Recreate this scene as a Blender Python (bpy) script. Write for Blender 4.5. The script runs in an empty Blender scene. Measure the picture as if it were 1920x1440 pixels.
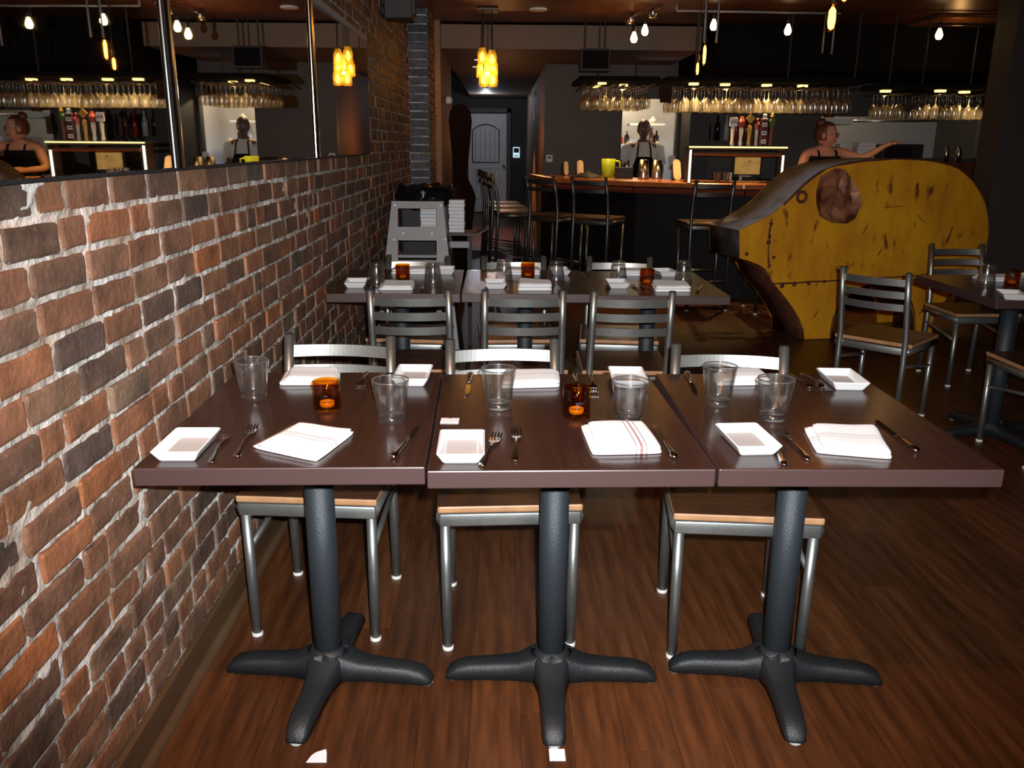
import bpy, bmesh, math, random
from math import pi, sin, cos, radians as R
from mathutils import Vector as V, Matrix as M4

# ------------------------------------------------------------------ camera, world, flash, exposure
S = bpy.context.scene
C = bpy.data.collections.new('restaurant'); S.collection.children.link(C)
S.view_settings.view_transform = 'Standard'; S.view_settings.look = 'None'
S.view_settings.exposure = 0.0; S.view_settings.gamma = 1.0
S.view_settings.use_curve_mapping = False
S.cycles.max_bounces = 10; S.cycles.transmission_bounces = 8; S.cycles.transparent_max_bounces = 24
S.cycles.glossy_bounces = 5; S.cycles.sample_clamp_indirect = 4.0
S.cycles.caustics_refractive = False; S.cycles.caustics_reflective = False

cam = bpy.data.cameras.new('camera'); co = bpy.data.objects.new('camera', cam); C.objects.link(co)
cam.sensor_width = 36.0; cam.lens = 1593.47 / 1920 * 36; cam.clip_start = 0.05; cam.clip_end = 80
co.matrix_world = M4(((0.99990743, -0.00411947, -0.01296806, 0), (-0.01135896, 0.27198228, -0.96223522, 0),
                      (0.00749098, 0.96229344, 0.27191031, 1.40585), (0, 0, 0, 1)))
S.camera = co

w = bpy.data.worlds.new('world'); S.world = w; w.use_nodes = True
w.node_tree.nodes['Background'].inputs[0].default_value = (0.5, 0.4, 0.35, 1)
w.node_tree.nodes['Background'].inputs[1].default_value = 0.002

def lamp(name, kind, loc, energy, col, radius=.03, **kw):
    l = bpy.data.lights.new(name, kind); l.energy = energy; l.color = col
    if kind != 'AREA': l.shadow_soft_size = radius
    for k, v in kw.items(): setattr(l, k, v)
    o = bpy.data.objects.new(name, l); C.objects.link(o); o.location = loc
    return o
WARM = (1.0, .52, .18); WHITE = (.95, .97, 1.0)
# the camera's own flash, a hand's breadth from the lens
fl = lamp('camera_flash', 'SPOT', (.045, 0, 1.46), 525, (.93, .97, 1.0), .012, spot_size=R(88), spot_blend=.8)
fl.rotation_euler = (R(90 - 14), 0, R(-1.5))
# ceiling lamps of the room behind the photographer and over the tables (warm, dim)
lamp('room_lamp', 'POINT', (-.40, .75, 2.3), 78, (1.0, .43, .13), .05)
lamp('room_lamp', 'POINT', (1.5, -1.0, 2.35), 6, WARM, .05)
lamp('hall_lamp', 'POINT', (-.3, 16.6, 2.2), 16, (.8, .86, 1.0), .05)
lamp('hall_lamp', 'POINT', (.02, 11.4, 1.5), 5, (1.0, .4, .12), .05)
lamp('hall_lamp', 'SPOT', (-.2, 13.6, 2.25), 170, (1.0, .38, .1), .05, spot_size=R(78), spot_blend=.5)
lamp('kitchen_lamp', 'POINT', (1.95, 11.6, 1.25), 7, (.75, .85, 1.0), .05)
lamp('kitchen_lamp', 'POINT', (1.75, 11.7, 2.2), 40, (1.0, .72, .4), .05)
lamp('kitchen_lamp', 'POINT', (4.3, 11.5, 2.1), 16, (1.0, .75, .45), .05)

# ------------------------------------------------------------------ materials
def nt(name):
    m = bpy.data.materials.new(name); m.use_nodes = True
    t = m.node_tree; b = t.nodes['Principled BSDF']
    return m, t, b
def mat(name, col, rough=.5, metal=0., col2=None, scale=6., bump=0., bscale=30., stretch=None, rnd=0., spec=.5, detail=4., coat=0., sharp=None):
    m, t, b = nt(name); N = t.nodes.new; L = t.links.new
    b.inputs['Roughness'].default_value = rough; b.inputs['Metallic'].default_value = metal
    b.inputs['Specular IOR Level'].default_value = spec; b.inputs['Base Color'].default_value = (*col, 1)
    b.inputs['Coat Weight'].default_value = coat; b.inputs['Coat Roughness'].default_value = .15
    src = None
    if col2 or bump:
        tc = N('ShaderNodeTexCoord'); mp = N('ShaderNodeMapping'); L(tc.outputs['Object'], mp.inputs[0])
        if stretch: mp.inputs['Scale'].default_value = stretch
    if col2:
        n = N('ShaderNodeTexNoise'); n.inputs['Scale'].default_value = scale; n.inputs['Detail'].default_value = detail
        L(mp.outputs[0], n.inputs['Vector'])
        r = N('ShaderNodeValToRGB'); lo, hi = sharp or (.35, .65)
        r.color_ramp.elements[0].position = lo; r.color_ramp.elements[1].position = hi
        r.color_ramp.elements[0].color = (*col, 1); r.color_ramp.elements[1].color = (*col2, 1)
        L(n.outputs['Fac'], r.inputs[0]); src = r.outputs[0]
    if rnd:
        oi = N('ShaderNodeObjectInfo'); at = N('ShaderNodeAttribute'); at.attribute_name = 'rnd'
        ad = N('ShaderNodeMath'); ad.operation = 'ADD'; L(oi.outputs['Random'], ad.inputs[0]); L(at.outputs['Fac'], ad.inputs[1])
        fr = N('ShaderNodeMath'); fr.operation = 'FRACT'; L(ad.outputs[0], fr.inputs[0])
        mr = N('ShaderNodeMapRange'); mr.inputs['To Min'].default_value = 1 - rnd; mr.inputs['To Max'].default_value = 1 + rnd
        L(fr.outputs[0], mr.inputs[0])
        mx = N('ShaderNodeMix'); mx.data_type = 'RGBA'; mx.blend_type = 'MULTIPLY'; mx.inputs[0].default_value = 1
        if src: L(src, mx.inputs[6])
        else: mx.inputs[6].default_value = (*col, 1)
        L(mr.outputs[0], mx.inputs[7]); src = mx.outputs[2]
    if src: L(src, b.inputs['Base Color'])
    if bump:
        n2 = N('ShaderNodeTexNoise'); n2.inputs['Scale'].default_value = bscale; n2.inputs['Detail'].default_value = 5
        L(mp.outputs[0], n2.inputs['Vector']); bp = N('ShaderNodeBump'); bp.inputs['Strength'].default_value = bump
        bp.inputs['Distance'].default_value = .01
        L(n2.outputs['Fac'], bp.inputs['Height']); L(bp.outputs[0], b.inputs['Normal'])
    return m
def emit(name, col, s):
    m, t, b = nt(name); b.inputs['Base Color'].default_value = (*col, 1)
    b.inputs['Emission Color'].default_value = (*col, 1); b.inputs['Emission Strength'].default_value = s; return m
def refr(name, col, rough=0., ior=1.48):
    m, t, b = nt(name); b.inputs['Base Color'].default_value = (*col, 1); b.inputs['Transmission Weight'].default_value = 1
    b.inputs['Roughness'].default_value = rough; b.inputs['IOR'].default_value = ior; return m
def thin(name, col, refl=.25, rough=.05):                            # thin-walled glass: tinted see-through plus surface gloss
    m, t, b = nt(name); N = t.nodes.new; L = t.links.new; t.nodes.remove(b)
    tr = N('ShaderNodeBsdfTransparent'); tr.inputs[0].default_value = (*col, 1)
    gl = N('ShaderNodeBsdfGlossy'); gl.inputs['Roughness'].default_value = rough
    lw = N('ShaderNodeLayerWeight'); lw.inputs[0].default_value = .5
    pw = N('ShaderNodeMath'); pw.operation = 'POWER'; pw.inputs[1].default_value = 3.5; L(lw.outputs['Facing'], pw.inputs[0])
    ma = N('ShaderNodeMath'); ma.operation = 'MULTIPLY_ADD'; ma.inputs[1].default_value = refl; ma.inputs[2].default_value = .05; L(pw.outputs[0], ma.inputs[0])
    mx = N('ShaderNodeMixShader'); L(ma.outputs[0], mx.inputs[0]); L(tr.outputs[0], mx.inputs[1]); L(gl.outputs[0], mx.inputs[2])
    L(mx.outputs[0], t.nodes['Material Output'].inputs[0]); return m

def stemware(name, tint=(.9, .88, .83), haze=.06, hz=(.85, .8, .7), base=.10, gr=.16):                                                  # wine glass: see-through with gloss; translucent haze stands in for sparkle and glow
    m, t, b = nt(name); N = t.nodes.new; L = t.links.new; t.nodes.remove(b)
    tr = N('ShaderNodeBsdfTransparent'); tr.inputs[0].default_value = (*tint, 1)
    gl = N('ShaderNodeBsdfGlossy'); gl.inputs['Roughness'].default_value = gr
    df = N('ShaderNodeBsdfTranslucent'); df.inputs[0].default_value = (*hz, 1)
    lw = N('ShaderNodeLayerWeight'); lw.inputs[0].default_value = .5
    pw = N('ShaderNodeMath'); pw.operation = 'POWER'; pw.inputs[1].default_value = 2.0; L(lw.outputs['Facing'], pw.inputs[0])
    ma = N('ShaderNodeMath'); ma.operation = 'MULTIPLY_ADD'; ma.inputs[1].default_value = .5; ma.inputs[2].default_value = base; L(pw.outputs[0], ma.inputs[0])
    m0 = N('ShaderNodeMixShader'); m0.inputs[0].default_value = haze; L(tr.outputs[0], m0.inputs[1]); L(df.outputs[0], m0.inputs[2])
    mx = N('ShaderNodeMixShader'); L(ma.outputs[0], mx.inputs[0]); L(m0.outputs[0], mx.inputs[1]); L(gl.outputs[0], mx.inputs[2])
    L(mx.outputs[0], t.nodes['Material Output'].inputs[0]); return m

def brick_mat():
    m, t, b = nt('old_brick'); N = t.nodes.new; L = t.links.new
    oi = N('ShaderNodeObjectInfo'); at = N('ShaderNodeAttribute'); at.attribute_name = 'rnd'
    ad = N('ShaderNodeMath'); ad.operation = 'ADD'; L(oi.outputs['Random'], ad.inputs[0]); L(at.outputs['Fac'], ad.inputs[1])
    fr = N('ShaderNodeMath'); fr.operation = 'FRACT'; L(ad.outputs[0], fr.inputs[0])
    r = N('ShaderNodeValToRGB'); r.color_ramp.interpolation = 'LINEAR'
    cols = [(0, (.055, .038, .032)), (.05, (.075, .046, .032)), (.3, (.13, .06, .034)), (.5, (.185, .075, .035)), (.68, (.115, .076, .05)),
            (.84, (.26, .088, .03)), (1, (.085, .06, .046))]
    e = r.color_ramp.elements; e[0].position = 0; e[0].color = (*cols[0][1], 1); e[1].position = 1; e[1].color = (*cols[-1][1], 1)
    for p, c in cols[1:-1]: k = e.new(p); k.color = (*c, 1)
    L(fr.outputs[0], r.inputs[0])
    tc = N('ShaderNodeTexCoord'); n = N('ShaderNodeTexNoise'); n.inputs['Scale'].default_value = 11; n.inputs['Detail'].default_value = 7
    w4 = N('ShaderNodeTexNoise'); w4.inputs['Scale'].default_value = 70; w4.inputs['Detail'].default_value = 5
    n.noise_dimensions = '4D'; w4.noise_dimensions = '4D'
    L(tc.outputs['Object'], n.inputs['Vector']); L(tc.outputs['Object'], w4.inputs['Vector'])
    sc = N('ShaderNodeMath'); sc.operation = 'MULTIPLY'; sc.inputs[1].default_value = 37; L(fr.outputs[0], sc.inputs[0])
    L(sc.outputs[0], n.inputs['W']); L(sc.outputs[0], w4.inputs['W'])
    mr = N('ShaderNodeMapRange'); mr.inputs['From Min'].default_value = .3; mr.inputs['From Max'].default_value = .7
    mr.inputs['To Min'].default_value = .55; mr.inputs['To Max'].default_value = 1.55; L(n.outputs['Fac'], mr.inputs[0])
    mx = N('ShaderNodeMix'); mx.data_type = 'RGBA'; mx.blend_type = 'MULTIPLY'; mx.inputs[0].default_value = 1
    L(r.outputs[0], mx.inputs[6]); L(mr.outputs[0], mx.inputs[7])
    # mortar dust and lime smears
    r2 = N('ShaderNodeValToRGB'); r2.color_ramp.elements[0].position = .52; r2.color_ramp.elements[1].position = .8
    L(w4.outputs['Fac'], r2.inputs[0])
    mx2 = N('ShaderNodeMix'); mx2.data_type = 'RGBA'; mx2.inputs[7].default_value = (.24, .19, .14, 1)
    ml = N('ShaderNodeMath'); ml.operation = 'MULTIPLY'; ml.inputs[1].default_value = .3; L(r2.outputs[0], ml.inputs[0])
    L(ml.outputs[0], mx2.inputs[0]); L(mx.outputs[2], mx2.inputs[6]); L(mx2.outputs[2], b.inputs['Base Color'])
    b.inputs['Roughness'].default_value = .62
    bp = N('ShaderNodeBump'); bp.inputs['Strength'].default_value = .35; bp.inputs['Distance'].default_value = .01
    L(w4.outputs['Fac'], bp.inputs['Height']); L(bp.outputs[0], b.inputs['Normal'])
    return m
def wood_grain(name, c1, c2, rough, stretch, scale=5., rnd=0., spec=.5, coat=0.):
    return mat(name, c1, rough, 0, c2, scale, .08, 40, stretch, rnd, spec, 6, coat)
def napkin_mat(name, axis):
    m, t, b = nt(name); N = t.nodes.new; L = t.links.new
    b.inputs['Roughness'].default_value = .85; b.inputs['Sheen Weight'].default_value = .2
    uv = N('ShaderNodeUVMap'); uv.uv_map = 'UVMap'; sp = N('ShaderNodeSeparateXYZ'); L(uv.outputs[0], sp.inputs[0])
    cr = N('ShaderNodeValToRGB'); cr.color_ramp.interpolation = 'CONSTANT'; e = cr.color_ramp.elements
    Wt = (.72, .73, .74, 1); G = (.2, .16, .17, 1); RD = (.33, .11, .12, 1); RD2 = (.6, .45, .47, 1)
    if axis == 1: st = [(0, Wt), (.40, G), (.412, Wt), (.455, RD2), (.475, Wt), (.515, G), (.53, Wt)]
    else: st = [(0, Wt), (.615, G), (.63, Wt), (.68, RD), (.715, Wt), (.765, G), (.78, Wt)]
    e[0].position = 0; e[0].color = st[0][1]; e[1].position = st[1][0]; e[1].color = st[1][1]
    for p, c in st[2:]: k = e.new(p); k.color = c
    L(sp.outputs[axis], cr.inputs[0]); L(cr.outputs[0], b.inputs['Base Color'])
    n = N('ShaderNodeTexNoise'); n.inputs['Scale'].default_value = 400; bp = N('ShaderNodeBump'); bp.inputs['Strength'].default_value = .1
    bp.inputs['Distance'].default_value = .001
    L(n.outputs['Fac'], bp.inputs['Height']); L(bp.outputs[0], b.inputs['Normal'])
    return m
def pig_mat():
    m, t, b = nt('yellow_rusted_steel'); N = t.nodes.new; L = t.links.new
    tc = N('ShaderNodeTexCoord')
    n1 = N('ShaderNodeTexNoise'); n1.inputs['Scale'].default_value = 2.2; n1.inputs['Detail'].default_value = 8; n1.inputs['Roughness'].default_value = .65
    mp = N('ShaderNodeMapping'); mp.inputs['Scale'].default_value = (1.6, 1, .8); L(tc.outputs['Object'], mp.inputs[0]); L(mp.outputs[0], n1.inputs['Vector'])
    r1 = N('ShaderNodeValToRGB'); r1.color_ramp.elements[0].position = .4; r1.color_ramp.elements[1].position = .72
    r1.color_ramp.elements[0].color = (.72, .34, .012, 1); r1.color_ramp.elements[1].color = (.45, .15, .012, 1)
    L(n1.outputs['Fac'], r1.inputs[0])
    n2 = N('ShaderNodeTexNoise'); n2.inputs['Scale'].default_value = 9; n2.inputs['Detail'].default_value = 6
    mp2 = N('ShaderNodeMapping'); mp2.inputs['Scale'].default_value = (1.3, 1, .55); L(tc.outputs['Object'], mp2.inputs[0]); L(mp2.outputs[0], n2.inputs['Vector'])
    r2 = N('ShaderNodeValToRGB'); r2.color_ramp.elements[0].position = .60; r2.color_ramp.elements[1].position = .70
    L(n2.outputs['Fac'], r2.inputs[0])
    mx = N('ShaderNodeMix'); mx.data_type = 'RGBA'; L(r2.outputs[0], mx.inputs[0]); L(r1.outputs[0], mx.inputs[6]); mx.inputs[7].default_value = (.1, .022, .008, 1)
    L(mx.outputs[2], b.inputs['Base Color']); b.inputs['Roughness'].default_value = .48
    bp = N('ShaderNodeBump'); bp.inputs['Strength'].default_value = .15; bp.inputs['Distance'].default_value = .02
    L(n1.outputs['Fac'], bp.inputs['Height']); L(bp.outputs[0], b.inputs['Normal'])
    return m

MT = dict(
    brick=brick_mat(),
    mortar=mat('lime_mortar', (.60, .57, .53), .9, 0, (.24, .18, .13), 9, .7, 60),
    floor=wood_grain('cherry_floor_plank', (.047, .0155, .0058), (.098, .033, .0112), .36, (9, .9, 1), 4, .25, .25),
    gap=mat('floor_gap', (.008, .004, .003), .8),
    table=wood_grain('espresso_table_wood', (.03, .0125, .009), (.040, .0165, .0115), .19, (14, 1, 1), 4, 0, .5),
    tedge_lit=mat('table_edge_flash_lit', (.045, .024, .022), .4),  # lighter than the top to imitate flash falling on the edges
    black=mat('black_cast_iron', (.018, .0235, .0285), .5, 0, None, 1, .25, 260),
    blk=mat('matte_black', (.01, .01, .011), .6),
    steel=mat('clear_coat_grey_steel', (.33, .34, .325), .40, .88, (.29, .30, .285), 30, .02, 200),
    seat=wood_grain('walnut_seat', (.04, .015, .007), (.07, .026, .011), .35, (3, 14, 3), 4),
    seatedge=mat('seat_edge_wood', (.42, .22, .1), .5, 0, (.34, .17, .08), 20),
    glide=mat('white_plastic_glide', (.75, .72, .68), .5),
    black_shaded=mat('black_iron_shaded', (.009, .011, .013), .5, 0, None, 1, .25, 260), cglide=mat('clear_glide', (.5, .5, .48), .12, .3),  # feet iron is a darker copy of the pole's, shade painted in
    ceramic=mat('white_ceramic', (.66, .67, .68), .18, spec=.5),
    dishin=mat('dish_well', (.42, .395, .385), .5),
    nap1=napkin_mat('napkin_cloth_cross', 1), nap0=napkin_mat('napkin_cloth_length', 0),
    glass=refr('clear_glass', (.97, .985, .98)), amber=thin('amber_glass', (.81, .55, .16), .3, .02), tglass=stemware('tumbler_wall', (.97, .975, .97), .05, (.9, .93, .95)), trim_glass=stemware('tumbler_rim', (.9, .92, .92), .55, (.95, .97, 1.0)),  # tumbler wall and rim haze stands in for bright highlights
    wglass=stemware('wine_glass_wall', base=.2, gr=.2, haze=.045), bglass=stemware('tumbler_base', (.94, .95, .95), .2, (.95, .97, 1.0)),  # tumbler base haze stands in for bright caustics
    wax=mat('tealight_wax', (.9, .86, .6), .5), tin=mat('tealight_tin', (.7, .6, .4), .3, 1),
    cut=mat('polished_steel', (.62, .6, .58), .13, 1.0), chrome=mat('chrome_trim', (.75, .77, .78), .16, 1.0),
    mirror=mat('mirror_silver', (.86, .87, .88), .012, 1.0),
    void=mat('flat_black', (.005, .005, .005), .9, spec=.08), dimsteel=mat('steel_dimmed_by_distance', (.13, .135, .13), .38, .9), pier=mat('dark_pier_paint', (.04, .033, .03), .7), hallend=mat('hall_end_paint', (.02, .019, .02), .7), darkwall=mat('dark_grey_paint', (.055, .05, .046), .6, 0, (.062, .057, .052), 3, .1, 60),  # stool steel is the chair steel darkened to imitate flash falloff
    plaster=mat('tan_plaster', (.22, .13, .075), .7, 0, (.19, .11, .065), 2, .1, 60),
    header=mat('brown_header_paint', (.13, .085, .055), .6),
    ceil=wood_grain('stained_ceiling_wood', (.06, .018, .007), (.10, .032, .011), .4, (3, .5, 1), 4),
    ceildark=mat('dark_ceiling', (.02, .012, .01), .6),
    pilbrick=mat('grey_pilaster_brick', (.10, .105, .12), .7, 0, (.05, .052, .065), 20, .6, 60, None, .4),
    base=wood_grain('brown_baseboard', (.10, .055, .025), (.065, .032, .015), .45, (3, .5, 3), 4),
    dark=mat('dark_stained_wood', (.02, .009, .006), .4), bass=mat('dark_red_brown_wood', (.010, .004, .003), .8, spec=.05),
    bar=wood_grain('copper_brown_bar_top', (.30, .085, .022), (.42, .14, .04), .22, (1, 6, 6), 4),
    barface=mat('black_bar_front', (.004, .0035, .004), .6, spec=.2), red=mat('red_brown_fascia', (.13, .03, .018), .4),
    door=mat('grey_white_door', (.55, .55, .58), .5, 0, (.5, .49, .52), 4), groove=mat('door_groove', (.03, .03, .035), .7),
    kwall=mat('kitchen_steel_wall', (.55, .56, .58), .35, .35), white=mat('white_shelf', (.75, .72, .66), .5),
    paper=mat('white_paper', (.72, .72, .74), .7), cream=mat('cream_card', (.6, .45, .3), .7),
    greym=mat('grey_plastic_panel', (.27, .275, .28), .5, 0, (.235, .24, .245), 8, .05, 80), rivet=mat('bright_rivet', (.85, .85, .87), .25, 1.0),
    bag=mat('black_bin_liner', (.006, .006, .008), .12, 0, None, 1, 1.0, 9),
    pig=pig_mat(), darksteel=mat('dark_bare_steel', (.05, .05, .055), .5, .2, (.03, .02, .018), 10), rust=mat('dark_rust', (.055, .014, .006), .7, 0, (.12, .035, .012), 14, .3, 40),
    ear=mat('crumpled_copper_brown', (.10, .028, .012), .4, .2, (.36, .15, .075), 5, .9, 5, None, 0, .5, 5, 0, (.45, .6)),
    piggrey=mat('bare_grey_steel', (.33, .31, .315), .5, .2, (.2, .14, .12), 7, .2, 20, None, 0, .5, 6, 0, (.5, .68)),
    bulb=emit('bulb_glow', (1.0, .66, .24), 12), bulbamber=emit('amber_filament_glow', (1.0, .43, .07), 22),
    benv=thin('amber_bulb_envelope', (1.0, .72, .35), .2, .03), jar=stemware('yellow_jar_glass', (1.0, .86, .5), .35, (.95, .7, .2)),  # jar haze stands in for bulb glow spreading through the glass
    jarglow=emit('jar_bulb_glow', (1.0, .6, .1), 9), spot=emit('spot_glow', (1.0, .75, .45), 12), puck=emit('under_rack_lamp', (1.0, .6, .18), 3),
    led=emit('led_edge_light', (1.0, .78, .3), 1.5), ledw=emit('led_edge_white', (1.0, .85, .62), 2.2), screen=None, sign=emit('lit_notice', (.6, .85, 1.0), .8),
    copperglow=mat('copper_trim', (.5, .2, .07), .25, .8),
    lime=mat('lime_plastic', (.42, .55, .02), .4), brush=mat('brushed_shaker_steel', (.55, .5, .47), .25, 1.0),
    skin=mat('skin', (.5, .25, .16), .55), skind=mat('skin_deep', (.13, .065, .045), .55), hair=mat('auburn_hair', (.13, .045, .018), .5, 0, (.07, .025, .012), 60),
    hairb=mat('black_hair', (.012, .009, .008), .5), cloth=mat('black_cloth', (.006, .006, .007), .9, spec=.1), tee=mat('light_grey_tee', (.72, .69, .64), .85),
    navy=mat('dark_trousers', (.02, .022, .03), .8), shoe=mat('black_shoe', (.01, .01, .01), .5),
    amberb=mat('amber_bottle', (.12, .04, .015), .15), redb=mat('red_bottle', (.3, .03, .02), .2), clearb=mat('pale_bottle', (.4, .4, .38), .15),
    blackb=mat('dark_bottle', (.015, .012, .012), .12), yel=mat('yellow_handle', (.5, .3, .06), .4), redh=mat('red_handle', (.3, .05, .04), .4), green=mat('green_handle', (.05, .12, .03), .4),
    maroon=mat('maroon_handle', (.12, .02, .02), .4), ink=mat('dark_ink', (.03, .02, .02), .7), shelfb=mat('dark_shelf', (.03, .018, .012), .5),
)
def screen_mat():
    m, t, b = nt('gold_screen'); N = t.nodes.new; L = t.links.new
    tc = N('ShaderNodeTexCoord'); n = N('ShaderNodeTexNoise'); n.inputs['Scale'].default_value = 9; L(tc.outputs['Object'], n.inputs['Vector'])
    r = N('ShaderNodeValToRGB'); r.color_ramp.elements[0].color = (.30, .13, .02, 1); r.color_ramp.elements[1].color = (.85, .48, .12, 1)
    L(n.outputs['Fac'], r.inputs[0]); L(r.outputs[0], b.inputs['Emission Color']); b.inputs['Emission Strength'].default_value = .55
    b.inputs['Base Color'].default_value = (.02, .02, .02, 1); return m
MT['screen'] = screen_mat()

# ------------------------------------------------------------------ mesh helpers
def obj(name, bm, m, parent=None, smooth=False, mods=None):
    me = bpy.data.meshes.new(name)
    bmesh.ops.recalc_face_normals(bm, faces=bm.faces)
    bm.to_mesh(me); bm.free()
    for mm in (m if isinstance(m, (list, tuple)) else [m]): me.materials.append(mm)
    if smooth:
        for p in me.polygons: p.use_smooth = True
    o = bpy.data.objects.new(name, me); C.objects.link(o)
    if smooth == 'auto':
        pass
    if parent: o.parent = parent
    return o
def NB(): return bmesh.new()
def box(bm, x0, x1, y0, y1, z0, z1, mi=0, rot=None, bev=0.):
    vs = [bm.verts.new((x, y, z)) for x in (x0, x1) for y in (y0, y1) for z in (z0, z1)]
    fs = [(0, 1, 3, 2), (4, 6, 7, 5), (0, 4, 5, 1), (2, 3, 7, 6), (0, 2, 6, 4), (1, 5, 7, 3)]
    F = [bm.faces.new([vs[i] for i in f]) for f in fs]
    for f in F: f.material_index = mi
    if bev:
        es = list({e for f in F for e in f.edges})
        bmesh.ops.bevel(bm, geom=es, offset=bev, segments=2, affect='EDGES', profile=.5)
    if rot: bmesh.ops.transform(bm, matrix=rot, verts=vs)
    return vs
def B(x0, x1, y0, y1, z0, z1, bev=0.):
    bm = NB(); box(bm, x0, x1, y0, y1, z0, z1, 0, None, bev); return bm
def tube(bm, pts, r, n=10, cap=True, mi=0, flat=None):
    pts = [V(p) for p in pts]; rs = r if isinstance(r, (list, tuple)) else [r] * len(pts); rings = []
    up = None
    for i, p in enumerate(pts):
        d = (pts[min(i + 1, len(pts) - 1)] - pts[max(i - 1, 0)]).normalized()
        if up is None: up = V((0, 0, 1)) if abs(d.z) < .9 else V((0, 1, 0))
        a = d.cross(up).normalized(); b = a.cross(d).normalized(); up = b
        rings.append([bm.verts.new(p + (a * cos(2 * pi * k / n) + b * sin(2 * pi * k / n) * (flat or 1)) * rs[i]) for k in range(n)])
    for i in range(len(rings) - 1):
        for k in range(n):
            f = bm.faces.new((rings[i][k], rings[i][(k + 1) % n], rings[i + 1][(k + 1) % n], rings[i + 1][k])); f.material_index = mi
    if cap:
        for rg in (rings[0], rings[-1]): bm.faces.new(rg).material_index = mi
    return rings
def T(pts, r, n=10, flat=None):
    bm = NB(); tube(bm, pts, r, n, True, 0, flat); return bm
def lathe(bm, prof, n=16, c=(0, 0, 0), closed=False, mi=0):
    rings = []
    for r, z in prof:
        if r < 1e-6: rings.append([bm.verts.new((c[0], c[1], c[2] + z))])
        else: rings.append([bm.verts.new((c[0] + r * cos(2 * pi * k / n), c[1] + r * sin(2 * pi * k / n), c[2] + z)) for k in range(n)])
    rr = rings + ([rings[0]] if closed else [])
    for a, b in zip(rr[:-1], rr[1:]):
        for k in range(n):
            q = [a[k % len(a)], a[(k + 1) % len(a)], b[(k + 1) % len(b)], b[k % len(b)]]
            q2 = []
            for v in q:
                if v not in q2: q2.append(v)
            if len(q2) > 2: bm.faces.new(q2).material_index = mi
    return rings
def LA(prof, n=16, c=(0, 0, 0), closed=False):
    bm = NB(); lathe(bm, prof, n, c, closed); return bm
def prism(bm, poly, f0, f1, mi=0, caps=True):                          # poly of (a,b); f0/f1 map (a,b) -> xyz
    a = [bm.verts.new(f0(*p)) for p in poly]; b = [bm.verts.new(f1(*p)) for p in poly]; n = len(poly)
    if caps: bm.faces.new(a).material_index = mi; bm.faces.new(b[::-1]).material_index = mi
    for i in range(n): bm.faces.new((a[i], b[i], b[(i + 1) % n], a[(i + 1) % n])).material_index = mi
def tag(o, label=None, cat=None, group=None, kind=None):
    if label: o['label'] = label
    if cat: o['category'] = cat
    if group: o['group'] = group
    if kind: o['kind'] = kind
    return o
def thing(name, label, cat, loc=(0, 0, 0), rz=0., group=None):
    o = bpy.data.objects.new(name, None); C.objects.link(o); o.empty_display_size = .1
    o.location = loc; o.rotation_euler = (0, 0, rz); return tag(o, label, cat, group)
def struct(name, bm, m, parent=None):
    o = obj(name, bm, m, parent)
    if not parent: o['kind'] = 'structure'
    return o
def dup(root, loc, rz=0., label=None, group=None):
    r = root.copy(); C.objects.link(r); r.location = loc; r.rotation_euler = (0, 0, rz)
    if label: r['label'] = label
    if group: r['group'] = group
    for ch in root.children:
        c = ch.copy(); C.objects.link(c); c.parent = r
        for g in ch.children:
            d = g.copy(); C.objects.link(d); d.parent = c
    return r
def one(name, label, cat, bm, m, loc=(0, 0, 0), rz=0., group=None, smooth=False):
    o = obj(name, bm, m, None, smooth); o.location = loc; o.rotation_euler = (0, 0, rz); return tag(o, label, cat, group)
rng = random.Random(7)

# ------------------------------------------------------------------ floor of cherry planks
FX0, FX1, FY0, FY1 = -.836, 6.2, -2.5, 18.4
fbm = NB(); box(fbm, FX0 - .1, FX1, FY0, FY1, -.03, -.004)
floor = struct('floor', fbm, MT['gap'])
PW, PL = .127, 1.21
cells = []
nx = int((4.4 - FX0) / PW) + 1
for i in range(nx):
    off = rng.random() * PL
    y = .3 - off
    while y < 10.5:
        cells.append((FX0 + i * PW, y, rng.random())); y += PL
cells.sort(key=lambda c: math.hypot(c[0] + PW / 2 - .2, max(c[1] + PL / 2, .6) - .6))
pm = None
for c in cells[:290]:
    if pm is None:
        pm = obj('plank', B(.0006, PW - .0006, .0006, PL - .0006, -.004, 0), MT['floor'], floor); o = pm
    else: o = pm.copy(); C.objects.link(o)
    o.location = (c[0], c[1], 0)
def fill_rnd(bm, vs, v):
    pass
bm = NB(); lay = bm.verts.layers.float.new('rnd')
for c in cells[290:]:
    for v in box(bm, c[0] + .001, c[0] + PW - .001, c[1] + .001, c[1] + PL - .001, -.004, 0): v[lay] = c[2]
box(bm, FX0 - .1, FX1, 11.7, FY1, -.004, -.001); box(bm, 4.43, FX1, FY0, 11.7, -.004, -.001); box(bm, FX0, 4.43, FY0, -.92, -.004, -.001)
o = obj('far_planks', bm, MT['floor'], floor); o['kind'] = 'stuff'

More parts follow.
